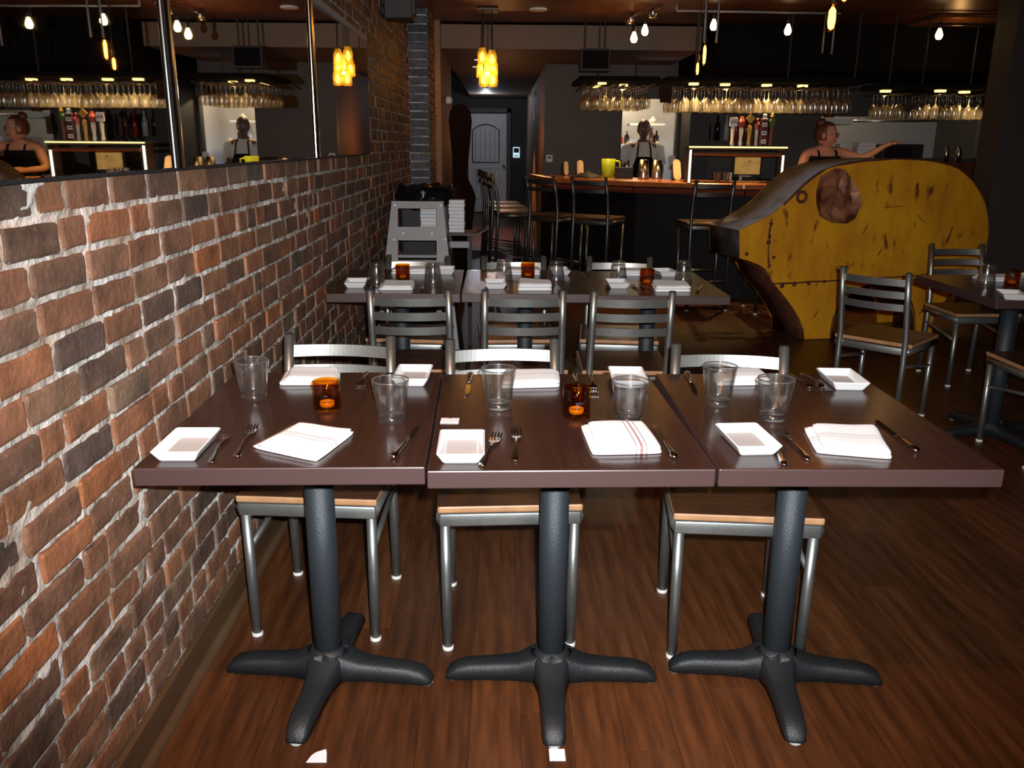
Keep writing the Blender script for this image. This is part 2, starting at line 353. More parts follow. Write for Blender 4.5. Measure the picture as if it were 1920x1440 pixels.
# ------------------------------------------------------------------ left brick wall
WX = -.836
bm = NB(); box(bm, WX - .22, WX - .022, -2.5, 8.06, 0, 2.75)
ny_, nz_ = 190, 62; rm = random.Random(11); gm = []
for i in range(ny_ + 1):
    row = []
    for k in range(nz_ + 1):
        y = .35 + 3.9 * (i / ny_) ** 1.15; z = .09 + 1.26 * k / nz_
        row.append(bm.verts.new((WX - .0068 + rm.uniform(-.0022, .0022) + .0024 * sin(y * 23 + z * 9) * sin(z * 31 - y * 7), y, z)))
    gm.append(row)
for i in range(ny_):
    for k in range(nz_): bm.faces.new((gm[i][k], gm[i + 1][k], gm[i + 1][k + 1], gm[i][k + 1]))
box(bm, WX - .1, WX - .008, 4.25, 8.06, .0, 2.75); box(bm, WX - .1, WX - .008, -.5, 4.25, 1.35, 2.75)
wall_left = struct('wall_left', bm, MT['mortar'])
def brick_bm(L_, seed, H=.0595, D=.03):
    r = random.Random(seed); bm = NB(); nx_, nz_ = (7, 4) if L_ > .12 else (4, 4); g = []
    for i in range(nx_ + 1):
        row = []
        for k in range(nz_ + 1):
            u, w_ = i / nx_, k / nz_
            edge = (i in (0, nx_)) + (k in (0, nz_))
            d = (0, -.002, -.006)[edge] + r.uniform(-.0007, .0007)
            yy = u * L_; zz = w_ * H
            if i == 1: yy = .006
            if i == nx_ - 1: yy = L_ - .006
            if k == 1: zz = .006
            if k == nz_ - 1: zz = H - .006
            if i in (0, nx_): yy += r.uniform(-.002, .002)
            if k in (0, nz_): zz += r.uniform(-.002, .002)
            if edge == 2: yy += (.003 if i == 0 else -.003); zz += (.0025 if k == 0 else -.0025)
            row.append(bm.verts.new((d, yy, zz)))
        g.append(row)
    for i in range(nx_):
        for k in range(nz_): bm.faces.new((g[i][k], g[i + 1][k], g[i + 1][k + 1], g[i][k + 1]))
    loop = [g[i][0] for i in range(nx_)] + [g[nx_][k] for k in range(nz_)] + [g[i][nz_] for i in range(nx_, 0, -1)] + [g[0][k] for k in range(nz_, 0, -1)]
    bk = [bm.verts.new((-D, v.co.y, v.co.z)) for v in loop]
    for i in range(len(loop)): bm.faces.new((loop[i], loop[(i + 1) % len(loop)], bk[(i + 1) % len(bk)], bk[i]))
    return bm
variants = []
for L_ in (.182, .188, .192, .196, .185, .190, .199, .186, .09, .094, .088, .097):
    for q in range(2):
        b_ = brick_bm(L_, len(variants)); me = bpy.data.meshes.new('brick'); bmesh.ops.recalc_face_normals(b_, faces=b_.faces); b_.to_mesh(me); b_.free(); me.materials.append(MT['brick'])
        variants.append((L_, me))
ST = [v for v in variants if v[0] > .12]; HD = [v for v in variants if v[0] < .12]
bricks = []; CH = .0731
for k in range(36):
    z = .1 + k * CH
    if z > 2.47: break
    y = .35 - rng.random() * .2
    while y < 8.0:
        L_, me = rng.choice(HD) if rng.random() < .27 else rng.choice(ST)
        if not (z > 1.3 and z < 1.97 and y < 5.33): bricks.append((y, z, L_, me, rng.random()))
        y += L_ + rng.uniform(.009, .017)
vis = lambda b: (0 if b[0] > 1.05 else 5) + math.hypot(b[0] + .1, (b[1] - .8) * .7) + (6 if b[1] > 1.9 and b[0] < 5 else 0)
bricks.sort(key=vis)
for y, z, L_, me, q in bricks[:298]:
    o = bpy.data.objects.new('brick', me); C.objects.link(o); o.parent = wall_left
    o.location = (WX + rng.uniform(-.004, .004), y, z + .0065 + rng.uniform(-.002, .002)); o.rotation_euler = (rng.uniform(-.012, .012), 0, rng.uniform(-.02, .02))
bm = NB(); lay = bm.verts.layers.float.new('rnd')
for y, z, L_, me, q in bricks[298:]:
    n0 = len(bm.verts); bm.from_mesh(me); bm.verts.ensure_lookup_table()
    dx, dz = rng.uniform(-.004, .004), rng.uniform(-.002, .002)
    for v in bm.verts[n0:]: v.co += V((WX + dx, y, z + .0065 + dz)); v[lay] = q
o = obj('far_bricks', bm, MT['brick'], wall_left); o['kind'] = 'stuff'
# baseboard with a quarter-round
bb = struct('baseboard_left', B(WX - .012, WX + .012, -2.5, 8.0, 0, .098, .003), MT['base'])
bm = NB(); prism(bm, [(0, 0)] + [(.02 * cos(a), .02 * sin(a)) for a in [i * pi / 10 for i in range(6)]], lambda a, b: (WX + .012 + a, -2.5, b), lambda a, b: (WX + .012 + a, 8.0, b))
obj('shoe_moulding', bm, MT['base'], bb)

# brick pilaster closing the wall, then the tan plaster return
pil = struct('trim_1', B(WX - .2, -.668, 8.07, 8.45, 0, 2.75), MT['mortar'])
for k in range(35):
    j = rng.uniform(-.006, .006)
    obj('brick', B(WX, -.655 + j, 8.05 + rng.uniform(-.004, .004), 8.3, .01 + k * CH, .01 + k * CH + .06, .004), MT['pilbrick'], pil)
bm = NB(); lay = bm.verts.layers.float.new('rnd')
for k in range(36):
    y = 8.31
    while y < 8.75:
        L_ = .19
        for v in box(bm, -.70, -.652 + rng.uniform(-.004, .004), y, y + L_, .01 + k * CH, .01 + k * CH + .06): v[lay] = rng.random()
        y += L_ + .012
o = obj('return_bricks', bm, MT['brick'], pil); o['kind'] = 'stuff'
struct('wall_plaster', B(-.9, -.60, 8.76, 10.6, 0, 2.72), MT['plaster'])
struct('wall_hall_left', B(-1.3, -1.1, 10.6, 18.4, 0, 2.72), MT['blk'])
struct('wall_hall_right', B(.5, .62, 10.62, 18.3, 0, 2.29), MT['plaster'])
struct('wall_hall_end', B(-1.3, .7, 18.36, 18.5, 0, 2.72), MT['hallend'])
# back wall behind the bar with the two kitchen openings
bm = NB()
for x0, x1, z0, z1 in ((.5, 1.42, 0, 2.72), (1.42, 2.07, 0, .98), (1.42, 2.07, 1.93, 2.72), (2.07, 3.78, 0, 2.72), (3.78, 5.72, 0, 1.28), (3.78, 5.72, 1.75, 2.72), (5.72, 6.2, 0, 2.72)):
    box(bm, x0, x1, 10.5, 10.62, z0, z1)
struct('wall_back', bm, MT['darkwall'])
bm = NB(); box(bm, .62, 6.2, 12.6, 12.7, 0, 2.7); box(bm, .62, 6.2, 10.62, 12.6, 2.6, 2.72); box(bm, 2.55, 2.62, 10.62, 12.6, 0, 2.6); box(bm, .62, .7, 10.62, 12.6, 0, 2.6)
struct('wall_kitchen', bm, MT['kwall'])
struct('wall_right', B(6.2, 6.35, -2.5, 12.7, 0, 2.75), MT['darkwall'])
struct('wall_front', B(-1.1, 6.3, -2.65, -2.5, 0, 2.75), MT['darkwall'])
struct('wall_pier', B(3.96, 6.2, 7.0, 7.3, 0, 2.54), MT['pier'])
bm = NB(); box(bm, -1.1, 6.3, -2.6, 8.9, 2.54, 2.62); box(bm, -1.3, 6.3, 8.9, 18.5, 2.72, 2.8)
struct('ceiling', bm, MT['ceil'])
bm = NB(); box(bm, -.62, 1.95, 8.9, 9.15, 2.3, 2.52); box(bm, -.62, 1.95, 9.15, 18.4, 2.3, 2.36)
o = struct('ceiling_soffit', bm, MT['header'])
# dark bulkhead over the bar
struct('ceiling_bulkhead', B(2.05, 5.9, 8.75, 10.49, 2.12, 2.535), MT['void'])
struct('trim_2', B(2.1, 2.32, 9.9, 10.49, 0, 2.3), MT['blk'])

# ------------------------------------------------------------------ mirror on the brick wall
t = thing('wall_mirror', 'long horizontal mirror in panels mounted on the left brick wall', 'mirror', (WX, 0, 1.342))
for y0, y1, tw in ((-.9, 2.19, .30), (2.23, 3.86, .55), (3.89, 5.40, .85)):
    pnl = obj('mirror_panel', B(.0, .006, 0, y1 - y0, 0, .645, .001), MT['mirror'], t)   # hung a hair out of parallel to the wall
    pnl.location = (.003, y0, 0); pnl.rotation_euler = (0, 0, -R(tw))
for y in (2.21, 3.875):
    bm = NB(); prism(bm, [(.02 + .02 * cos(a), .026 * sin(a)) for a in [-pi / 2 + i * pi / 8 for i in range(9)]], lambda a, b: (a, y + b, 0), lambda a, b: (a, y + b, .65))
    obj('joint_strip', bm, MT['chrome'], t, False)
obj('bottom_rail', B(0, .016, -.9, 5.4, -.008, 0), MT['blk'], t); obj('top_rail', B(0, .03, -.9, 5.4, .645, .675, .003), MT['greym'], t)
obj('end_strip', B(0, .016, 5.4, 5.43, 0, .645), MT['chrome'], t)
# black speaker high on the brick wall
t = thing('wall_speaker', 'black speaker box fixed high on the brick wall near the ceiling', 'speaker', (-.72, 6.45, 2.235))
obj('cabinet', B(-.1, .1, -.1, .1, 0, .28, .01), MT['blk'], t); obj('grille', B(.1, .108, -.08, .08, .03, .25), MT['dark'], t)
obj('bracket', B(-.13, -.1, -.03, .03, .1, .18), MT['blk'], t)

# ------------------------------------------------------------------ door at the end of the hall
d = thing('door_1', None, None, (-.55, 18.3, 0)); d['kind'] = 'structure'
obj('door_leaf', B(-.15, .645, 0, .05, .02, 2.0, .004), MT['door'], d)
bm = NB()
for q in range(5): box(bm, .0 + q * .1, .006 + q * .1, -.006, 0, 1.05, 1.72)
for q in range(5): box(bm, .0 + q * .1, .006 + q * .1, -.006, 0, .33, .88)
obj('plank_groove', bm, MT['groove'], d)
bm = NB(); pts = [(-.06, 1.03), (.49, 1.03), (.49, 1.68), (.36, 1.76), (.215, 1.79), (.07, 1.76), (-.06, 1.68), (-.06, 1.03)]
tube(bm, [(x, -.008, z) for x, z in pts], .012, 6); obj('arched_moulding', bm, MT['groove'], d)
bm = NB(); tube(bm, [(x, -.004, z) for x, z in ((-.06, .30), (.49, .30), (.49, .9), (-.06, .9), (-.06, .30))], .008, 6); obj('lower_moulding', bm, MT['door'], d)
obj('door_knob', LA([(0, -.05), (.03, -.04), (.03, -.01), (.012, 0)], 10, (.59, -.06, .98)), MT['dark'], d)
bm = NB(); box(bm, .65, .73, -.03, .05, 0, 2.1); box(bm, -.24, -.16, -.03, .05, 0, 2.1); box(bm, -.24, .73, -.03, .05, 2.02, 2.1); obj('door_frame', bm, MT['darkwall'], d)

# ------------------------------------------------------------------ tables
def foot_bm(a, L_=.285):
    bm = NB(); dx, dy = cos(a), sin(a); nxv, nyv = -sin(a), cos(a); rings = []
    for s, hw, z0, z1 in ((0, .055, .022, .1), (.05, .044, .02, .085), (.09, .034, .018, .066), (.14, .03, .016, .06), (.22, .028, .014, .055), (.255, .027, .012, .046), (.275, .024, .011, .032), (L_, .016, .011, .018)):
        x, y = dx * s, dy * s; bv = min(.008, (z1 - z0) * .4)
        rings.append([bm.verts.new((x + nxv * q * hw, y + nyv * q * hw, z)) for q, z in ((-1.1, z0), (-1, z1 - bv), (-.72, z1), (.72, z1), (1, z1 - bv), (1.1, z0))])
    for i in range(len(rings) - 1):
        for k in range(6): bm.faces.new((rings[i][k], rings[i][(k + 1) % 6], rings[i + 1][(k + 1) % 6], rings[i + 1][k]))
    bm.faces.new(rings[0]); bm.faces.new(rings[-1]); return bm
def make_table(label, loc, rz, bz):
    t = thing('pedestal_table', label, 'table', loc, rz, None)
    bm = NB(); vs = box(bm, -.299, .299, -.3803, .3803, .72, .76, 0, None, .003)
    for f in bm.faces:
        if abs(f.normal.z) < .5 or f.calc_center_median().z < .757: f.material_index = 1
    top = obj('tabletop', bm, [MT['table'], MT['tedge_lit']], t)
    obj('top_plate', B(-.12, .12, -.2, .2, .708, .7195), MT['black'], t)
    bm = NB(); tube(bm, [(0, 0, .03), (0, 0, .71)], .0375, 28); obj('pole', bm, MT['black'], t, True)
    obj('hub', LA([(.05, .03), (.062, .06), (.052, .085), (.041, .1), (.0, .1)], 24), MT['black_shaded'], t, True)
    for q in range(4):
        a = bz + q * pi / 2; f = obj('foot', foot_bm(a), MT['black_shaded'], t, True)
        obj('glide', LA([(0, 0), (.014, 0), (.017, .004), (.013, .012), (0, .012)], 12, (.268 * cos(a), .268 * sin(a), 0)), MT['cglide'], f)
    return t
FRn = ('left', 'middle', 'right')
TF = [(-.464, 2.024, 1.215, -.105), (.139, 2.015, 1.352, -.024), (.752, 2.023, .043, -.111)]
TB = [(-.49, 4.133, 1.228, 0), (.118, 4.147, .372, 0), (.7205, 4.113, .308, 0)]
for i, (x, y, a, b_) in enumerate(TF): make_table('dark brown pedestal table, %s one of the front row of three' % FRn[i], (x, y, 0), R(a), b_ - R(a))
for i, (x, y, a, b_) in enumerate(TB): make_table('dark brown pedestal table, %s one of the second row of three' % FRn[i], (x, y, 0), R(a), .05)
make_table('dark pedestal table at the right edge, in front of the yellow pig', (2.478, 4.05, 0), 0, .2)

# ------------------------------------------------------------------ ladder-back chairs and bar stools
def make_chair(name, label, cat, hs=.455, hb=.815, stool=False):
    t = thing(name, label, cat)
    SM = MT['dimsteel' if stool else 'steel']  # stools take the darker copy, flash falloff put into the colour
    r = .0145
    bm = NB(); box(bm, -.2, .2, -.195, .185, hs - .022, hs, 0, None, .006)
    for f in bm.faces:
        if f.calc_center_median().z < hs - .002: f.material_index = 1
    obj('seat', bm, [MT['seat'], MT['seat' if stool else 'seatedge']], t)  # stool edges get the dark seat tone to imitate flash falloff
    bm = NB()
    for q in (-1, 1): tube(bm, [(q * .185, -.182, hs - .042), (q * .178, .19, hs - .042)], .02, 8)
    box(bm, -.196, .196, -.19, -.172, hs - .064, hs - .025, 0, None, .005); box(bm, -.17, .17, .172, .188, hs - .064, hs - .025, 0, None, .005)
    obj('seat_frame', bm, SM, t, True)
    for q in (-1, 1):
        f = obj('front_leg', T([(q * .177, -.17, .008), (q * .18, -.175, hs - .04)], r, 14), SM, t, True)
        obj('leg_glide', LA([(0, 0), (.016, 0), (.0165, .006), (.0155, .011), (0, .011)], 14, (q * .177, -.17, 0)), MT['glide'], f)
        if not stool: pts = [(q * .168, .20, .008), (q * .168, .186, hs - .1), (q * .167, .19, hs + .03), (q * .165, .225, hs + .2), (q * .163, .255, hb)]
        else: pts = [(q * .172, .23, .008), (q * .17, .19, hs - .1), (q * .168, .185, hs + .05), (q * .166, .205, hs + .2), (q * .163, .255, hb)]
        p = obj('back_post', T(pts, .0155, 14), SM, t, True)
        obj('post_cap', LA([(.0155, 0), (.0135, .004), (0, .005)], 14, (q * .163, .2555, hb)), MT['black'], p)
        obj('leg_glide', LA([(0, 0), (.0165, 0), (.017, .006), (.016, .011), (0, .011)], 14, (pts[0][0], pts[0][1], 0)), MT['glide'], p)
    for z in ([hb - .05, hb - .113, hb - .176] if not stool else [hb - .05, hb - .12]):
        yb = .255 - (hb - z) * .14
        bm = NB(); n = 22; prev = None
        for i in range(n + 1):
            u = -1 + 2 * i / n; x = u * .15; y = yb + .024 * (1 - u * u)
            ring = [bm.verts.new((x, y + dy + dz * .19, z + dz)) for dy, dz in ((-.003, -.018), (.003, -.018), (.003, .018), (-.003, .018))]
            if prev:
                for k in range(4): bm.faces.new((prev[k], prev[(k + 1) % 4], ring[(k + 1) % 4], ring[k]))
            else: bm.faces.new(ring)
            prev = ring
        bm.faces.new(prev); obj('back_slat', bm, SM, t)
    zs = [hs - .17] if not stool else [.28]
    for q in (-1, 1): obj('side_stretcher', T([(q * .178, -.17, zs[0]), (q * .17, .192, zs[0] + .05)], .009, 8), SM, t, True)
    if stool:
        obj('foot_rail', T([(-.178, -.17, .3), (.178, -.17, .3)], .01, 8), SM, t, True); obj('back_rail', T([(-.17, .2, .25), (.17, .2, .25)], .009, 8), SM, t, True)
    return t
ch = make_chair('dining_chair', 'grey metal ladder-back chair facing us across the front left table, beside the brick wall', 'chair')
ch.location = (-.53, 2.39, 0); ch.rotation_euler = (0, 0, R(-4))
for x, y, a, lb in (
    (.018, 2.34, 3, 'grey metal ladder-back chair facing us across the front middle table'), (.681, 2.275, -4.7, 'grey metal ladder-back chair facing us across the front right table'),
    (-.385, 3.78, 180, 'ladder-back chair with its back to us at the second-row left table'), (.093, 3.78, 180.5, 'ladder-back chair with its back to us at the second-row middle table'),
    (.557, 3.77, 179, 'ladder-back chair with its back to us at the second-row right table'),
    (-.473, 4.385, -5, 'chair on the far side of the second-row left table, before the grey stand'), (.08, 4.385, 3, 'chair on the far side of the second-row middle table'),
    (.617, 4.385, -6, 'chair on the far side of the second-row right table, before the bar stools'),
    (2.04, 4.38, 180 - 45, 'ladder-back chair turned sideways right in front of the yellow pig'), (2.90, 5.14, 2, 'ladder-back chair facing us at the rear end of the yellow pig'),
    (2.56, 3.80, 181, 'chair mostly cut off by the right edge, its leg beside the front right table')):
    dup(ch, (x, y, 0), R(a), lb)
st = make_chair('bar_stool', 'tall ladder-back bar stool at the bar front, nearest left of the yellow pig', 'stool', .76, 1.12, True)
st.location = (1.80, 7.62, 0); st.rotation_euler = (0, 0, R(182))
for x, y, a, lb in (
    (2.38, 7.45, 178, 'bar stool half hidden behind the snout of the yellow pig'), (.90, 8.05, 152, 'bar stool turned at the chamfered corner of the bar, third from the pig'),
    (.52, 8.32, 138, 'bar stool at the left corner of the bar, next to the hall row'),
    (.12, 8.75, 100, 'nearest bar stool of the row along the hall side of the bar'), (.06, 9.4, 97, 'middle bar stool of the row along the hall side of the bar'),
    (.0, 10.02, 95, 'farthest bar stool of the row along the hall side of the bar')):
    dup(st, (x, y, 0), R(a), lb)

# ------------------------------------------------------------------ table settings
ZT = .7602
def dish_proto(name):
    t = thing(name, '', 'dish')
    bm = NB(); hx, hy = .05, .08
    def ring(sx, sy, z, r):
        pts = []
        for cx, cy, a0 in ((sx - r, sy - r, 0), (-sx + r, sy - r, 90), (-sx + r, -sy + r, 180), (sx - r, -sy + r, 270)):
            for k in range(4): a = R(a0 + k * 30); pts.append(bm.verts.new((cx + r * cos(a), cy + r * sin(a), z)))
        return pts
    rs = [ring(.036, .066, 0, .004), ring(.039, .069, .003, .005), ring(.050, .080, .022, .006), ring(.0505, .0805, .0245, .006), ring(.0485, .0785, .0255, .006), ring(.046, .076, .0235, .005), ring(.036, .066, .0062, .004)]
    for a, b in zip(rs[:-1], rs[1:]):
        for k in range(16): bm.faces.new((a[k], a[(k + 1) % 16], b[(k + 1) % 16], b[k]))
    bm.faces.new(rs[0]); bm.faces.new(rs[-1])
    obj('dish_body', bm, MT['ceramic'], t)
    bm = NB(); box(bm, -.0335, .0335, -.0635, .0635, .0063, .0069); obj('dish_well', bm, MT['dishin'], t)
    return t
def tumbler_proto():
    t = thing('tumbler', '', 'glass')
    obj('bowl', LA([(.0326, .0165), (.0332, .0185), (.0445, .102), (.0437, .1035), (.0427, .102), (.0312, .020), (.028, .0172), (0, .0168)], 32), MT['tglass'], t, True)
    obj('rim', LA([(.0442, .1012), (.0449, .1022), (.0446, .1040), (.0437, .1045), (.0427, .1040), (.0424, .1022), (.0430, .1012)], 32, closed=True), MT['trim_glass'], t, True)
    obj('thick_base', LA([(0, 0), (.0285, 0), (.0312, .002), (.0325, .016), (0, .0164)], 32), MT['bglass'], t, True)
    return t
def napkin(label, corners, kind, z=ZT, th=.017, seed=0, group=None):
    r = random.Random(seed); cs = [V((x, y)) for x, y in corners]; cx = sum(cs, V((0, 0))) / 4; n = 14
    ax = (cs[1] - cs[0]); bm = NB(); uvl = bm.loops.layers.uv.new('UVMap'); ph = r.uniform(0, 6)
    def P_(u, v):
        return (cs[0] * (1 - u) * (1 - v) + cs[1] * u * (1 - v) + cs[2] * u * v + cs[3] * (1 - u) * v) - cx
    def slab(u0, u1, v0, v1, zb, zt, dome):
        tp, bt = [], []
        for i in range(n + 1):
            a, b = [], []
            for j in range(n + 1):
                u, v = u0 + (u1 - u0) * i / n, v0 + (v1 - v0) * j / n
                eu, ev = abs(2 * i / n - 1), abs(2 * j / n - 1)
                p = P_(u, v) * (1 - .035 * (eu ** 6) * (ev ** 6)); h = zb + (zt - zb) * (1 - .55 * max(eu ** 10, ev ** 10)) + dome * sin(u * 5 + ph) * (1 - eu ** 2) * .5 + dome * sin(v * 6 + ph) * .4
                ins = 1 - .012 * max(eu ** 10, ev ** 10)
                a.append((bm.verts.new((p.x, p.y, h)), (u, v))); b.append((bm.verts.new((p.x * ins, p.y * ins, zb)), (u, v)))
            tp.append(a); bt.append(b)
        def face(q):
            f = bm.faces.new([x[0] for x in q]); f.smooth = True
            for l, x in zip(f.loops, q): l[uvl].uv = x[1]
        for i in range(n):
            for j in range(n):
                face((tp[i][j], tp[i + 1][j], tp[i + 1][j + 1], tp[i][j + 1])); face((bt[i][j], bt[i][j + 1], bt[i + 1][j + 1], bt[i + 1][j]))
            face((tp[i][0], bt[i][0], bt[i + 1][0], tp[i + 1][0])); face((tp[i][n], tp[i + 1][n], bt[i + 1][n], bt[i][n]))
            face((tp[0][i], tp[0][i + 1], bt[0][i + 1], bt[0][i])); face((tp[n][i], bt[n][i], bt[n][i + 1], tp[n][i + 1]))
    k = r.choice((0, 1))
    slab(0, 1, .0, 1, .0008, th * .5, .0015)
    slab(.02 if k else .1, .98 if not k else 1.0, -.015, .97, th * .5 + .0002, th, .003)
    return one('napkin', label, 'napkin', bm, MT['nap%d' % kind], (cx.x, cx.y, z), 0, group, True)
def fork_proto():
    t = thing('fork', '', 'fork')
    bm = NB()
    prof = [(0, .0085, .0025), (-.004, .010, .0035), (.015, .009, .004), (.06, .0045, .0065), (.10, .0035, .0085), (.125, .004, .0075)]
    prof[0], prof[1] = (-.004, .006, .003), (.003, .0095, .0035)
    def strip(pr, th=.0022):
        prev = None
        for y, w_, z in pr:
            ring = [bm.verts.new((x, y, zz)) for x, zz in ((-w_, z - th / 2), (w_, z - th / 2), (w_ * .7, z + th / 2), (-w_ * .7, z + th / 2))]
            if prev:
                for k in range(4): bm.faces.new((prev[k], prev[(k + 1) % 4], ring[(k + 1) % 4], ring[k]))
            else: bm.faces.new(ring)
            prev = ring
        bm.faces.new(prev)
    strip(prof); obj('handle', bm, MT['cut'], t, True); bm = NB()
    def strip2(pr, th, off=0):
        prev = None
        for y, w_, z in pr:
            ring = [bm.verts.new((off + x, y, zz)) for x, zz in ((-w_, z - th / 2), (w_, z - th / 2), (w_, z + th / 2), (-w_, z + th / 2))]
            if prev:
                for k in range(4): bm.faces.new((prev[k], prev[(k + 1) % 4], ring[(k + 1) % 4], ring[k]))
            else: bm.faces.new(ring)
            prev = ring
        bm.faces.new(prev)
    strip2([(.125, .004, .0075), (.137, .0115, .0055), (.15, .0125, .0035)], .002)
    for q in (-1.5, -.5, .5, 1.5): strip2([(.15, .0019, .0035), (.175, .0017, .002), (.2, .0011, .0065)], .0017, q * .0068)
    obj('tines', bm, MT['cut'], t)
    return t
def knife_proto():
    t = thing('table_knife', '', 'knife')
    bm = NB(); tube(bm, [(0, -.004, .0055), (0, .002, .0055), (0, .02, .0055), (0, .06, .0048), (0, .09, .0042), (0, .098, .0045)], [.004, .0092, .0088, .0066, .005, .006], 10, True, 0, .6); obj('handle', bm, MT['cut'], t, True)
    bm = NB(); prev = None
    for y, a, b in ((.098, -.004, .004), (.11, -.0065, .006), (.17, -.008, .006), (.2, -.0078, .0055), (.215, -.004, .005), (.222, .001, .004)):
        ring = [bm.verts.new((x, y, z)) for x, z in ((a, .002), (b, .0015), (b, .0035), (a, .0026))]
        if prev:
            for k in range(4): bm.faces.new((prev[k], prev[(k + 1) % 4], ring[(k + 1) % 4], ring[k]))
        else: bm.faces.new(ring)
        prev = ring
    bm.faces.new(prev); obj('blade', bm, MT['cut'], t)
    return t
def candle_proto():
    t = thing('amber_candle_holder', '', 'candle holder')
    obj('amber_cup', LA([(0, 0), (.032, 0), (.0345, .003), (.0345, .074), (.033, .0755), (.0305, .0745), (.0302, .012), (.027, .0095), (0, .0092)], 32), MT['amber'], t, True)
    tl = obj('tealight', LA([(0, .0096), (.0185, .0096), (.0187, .021), (.0165, .0215), (.0160, .018), (0, .0176)], 20), MT['wax'], t, True)
    obj('wick', T([(0, 0, .0176), (.001, 0, .024)], .0009, 6), MT['ink'], tl)
    return t
def place(proto, used, loc, rz, label):
    if not used: proto.location = loc; proto.rotation_euler = (0, 0, rz); proto['label'] = label; used.append(1); return proto
    return dup(proto, loc, rz, label)
def heading(p, q): return math.atan2(q[1] - p[1], q[0] - p[0]) - pi / 2
DI, DU = dish_proto('side_dish'), []
for x, y, a, lb in (
    (-.68, 1.746, 1, 'white rectangular dish at the near left corner of the front left table, by the bricks'), (-.085, 1.738, 1, 'white rectangular dish at the near left corner of the front middle table'),
    (.552, 1.792, 4, 'white rectangular dish at the near left corner of the front right table'),
    (-.249, 2.324, -1, 'white rectangular dish at the far right corner of the front left table'), (.358, 2.31, -2, 'white rectangular dish at the far right corner of the front middle table'),
    (.963, 2.302, -3, 'white rectangular dish at the far right corner of the front right table'),
    (-.680, 3.97, 5, 'white dish at the near left corner of the second-row left table, by the bricks'), (-.028, 3.965, 2, 'white dish near the left side of the second-row middle table, behind a chair post'),
    (.548, 3.995, 0, 'white dish near the left side of the second-row right table'),
    (-.292, 4.40, 2, 'white dish at the far right corner of the second-row left table'), (.30, 4.40, 3, 'white dish behind an upturned tumbler at the far side of the second-row middle table'),
    (.845, 4.37, 8, 'white dish at the far side of the second-row right table, beside the amber holder'),
    (2.28, 3.74, -18, 'white dish at the near corner of the table at the right edge'), (2.70, 4.27, 0, 'white dish at the far side of the table at the right edge')):
    place(DI, DU, (x, y, ZT), R(a), lb)
napkin('white folded napkin with thin stripes on the near side of the front left table', [(-.546, 1.758), (-.385, 1.672), (-.335, 1.863), (-.49, 1.915)], 1, seed=1)
napkin('white folded napkin with red centre stripe on the near side of the front middle table', [(.196, 1.718), (.352, 1.729), (.342, 1.925), (.188, 1.918)], 0, seed=2, th=.021)
napkin('white folded napkin on the near side of the front right table', [(.687, 1.735), (.84, 1.697), (.89, 1.90), (.717, 1.905)], 1, seed=3, th=.02)
napkin('white folded napkin on the far side of the front left table', [(-.612, 2.256), (-.446, 2.26), (-.466, 2.39), (-.625, 2.395)], 1, seed=4, th=.024)
napkin('white folded napkin on the far side of the front middle table, behind a tumbler', [(.0, 2.232), (.163, 2.25), (.166, 2.375), (.01, 2.385)], 1, seed=5, th=.024)
napkin('white folded napkin on the far side of the front right table, behind a tumbler', [(.60, 2.27), (.757, 2.28), (.76, 2.39), (.62, 2.395)], 1, seed=6, th=.026)
napkin('white folded napkin on the near side of the second-row left table', [(-.56, 3.84), (-.402, 3.845), (-.41, 4.03), (-.575, 4.04)], 1, seed=7, th=.022)
napkin('white rolled-edge napkin on the near side of the second-row middle table', [(.073, 3.845), (.232, 3.85), (.236, 3.99), (.08, 4.06)], 1, seed=8, th=.034)
napkin('white folded napkin on the near side of the second-row right table', [(.70, 3.835), (.868, 3.84), (.88, 3.99), (.72, 4.06)], 1, seed=9, th=.03)
napkin('white folded napkin behind the amber holder on the second-row left table', [(-.565, 4.33), (-.37, 4.33), (-.37, 4.44), (-.565, 4.45)], 1, seed=10, th=.03)
napkin('white folded napkin behind the upturned tumbler on the second-row middle table', [(.02, 4.33), (.2, 4.33), (.2, 4.46), (.02, 4.46)], 1, seed=11, th=.03)
napkin('white folded napkin behind the upturned tumbler on the second-row right table', [(.60, 4.32), (.775, 4.32), (.77, 4.44), (.6, 4.44)], 1, seed=12, th=.03)
napkin('white folded napkin at the far side of the table at the right edge', [(2.40, 4.2), (2.6, 4.19), (2.6, 4.33), (2.42, 4.34)], 1, seed=13, th=.025)
TU_, TUU = tumbler_proto(), []
for x, y, lb, inv in (
    (-.645, 2.135, 'clear tumbler standing upright next to the brick wall on the front left table', 0),
    (-.264, 1.955, 'clear tumbler standing upright right of the amber holder on the front left table', 0),
    (-.006, 2.065, 'clear tumbler standing upright left of the amber holder on the front middle table', 0),
    (.310, 1.955, 'clear tumbler standing upright right of the amber holder on the front middle table', 0),
    (.561, 2.10, 'clear tumbler standing upright on the front right table, in front of the far napkin', 0),
    (.668, 1.98, 'clear tumbler standing upright on the front right table, behind the near dish', 0),
    (-.588, 4.0, 'clear tumbler upside down nearest the bricks on the second-row left table', 1),
    (-.323, 4.01, 'clear tumbler upside down at the right of the second-row left table', 1),
    (.013, 4.1, 'clear tumbler upside down at the left of the second-row middle table', 1),
    (.266, 4.11, 'clear tumbler upside down at the right of the second-row middle table', 1),
    (.57, 4.12, 'clear tumbler upside down at the left of the second-row right table', 1),
    (.89, 4.13, 'clear tumbler upside down at the right of the second-row right table', 1),
    (2.353, 4.08, 'clear tumbler upside down on the table at the right edge', 1)):
    o = place(TU_, TUU, (x, y, ZT + .1036 * inv), 0, lb); o.rotation_euler = (pi * inv, 0, .4 * x)
CP, CU = candle_proto(), []
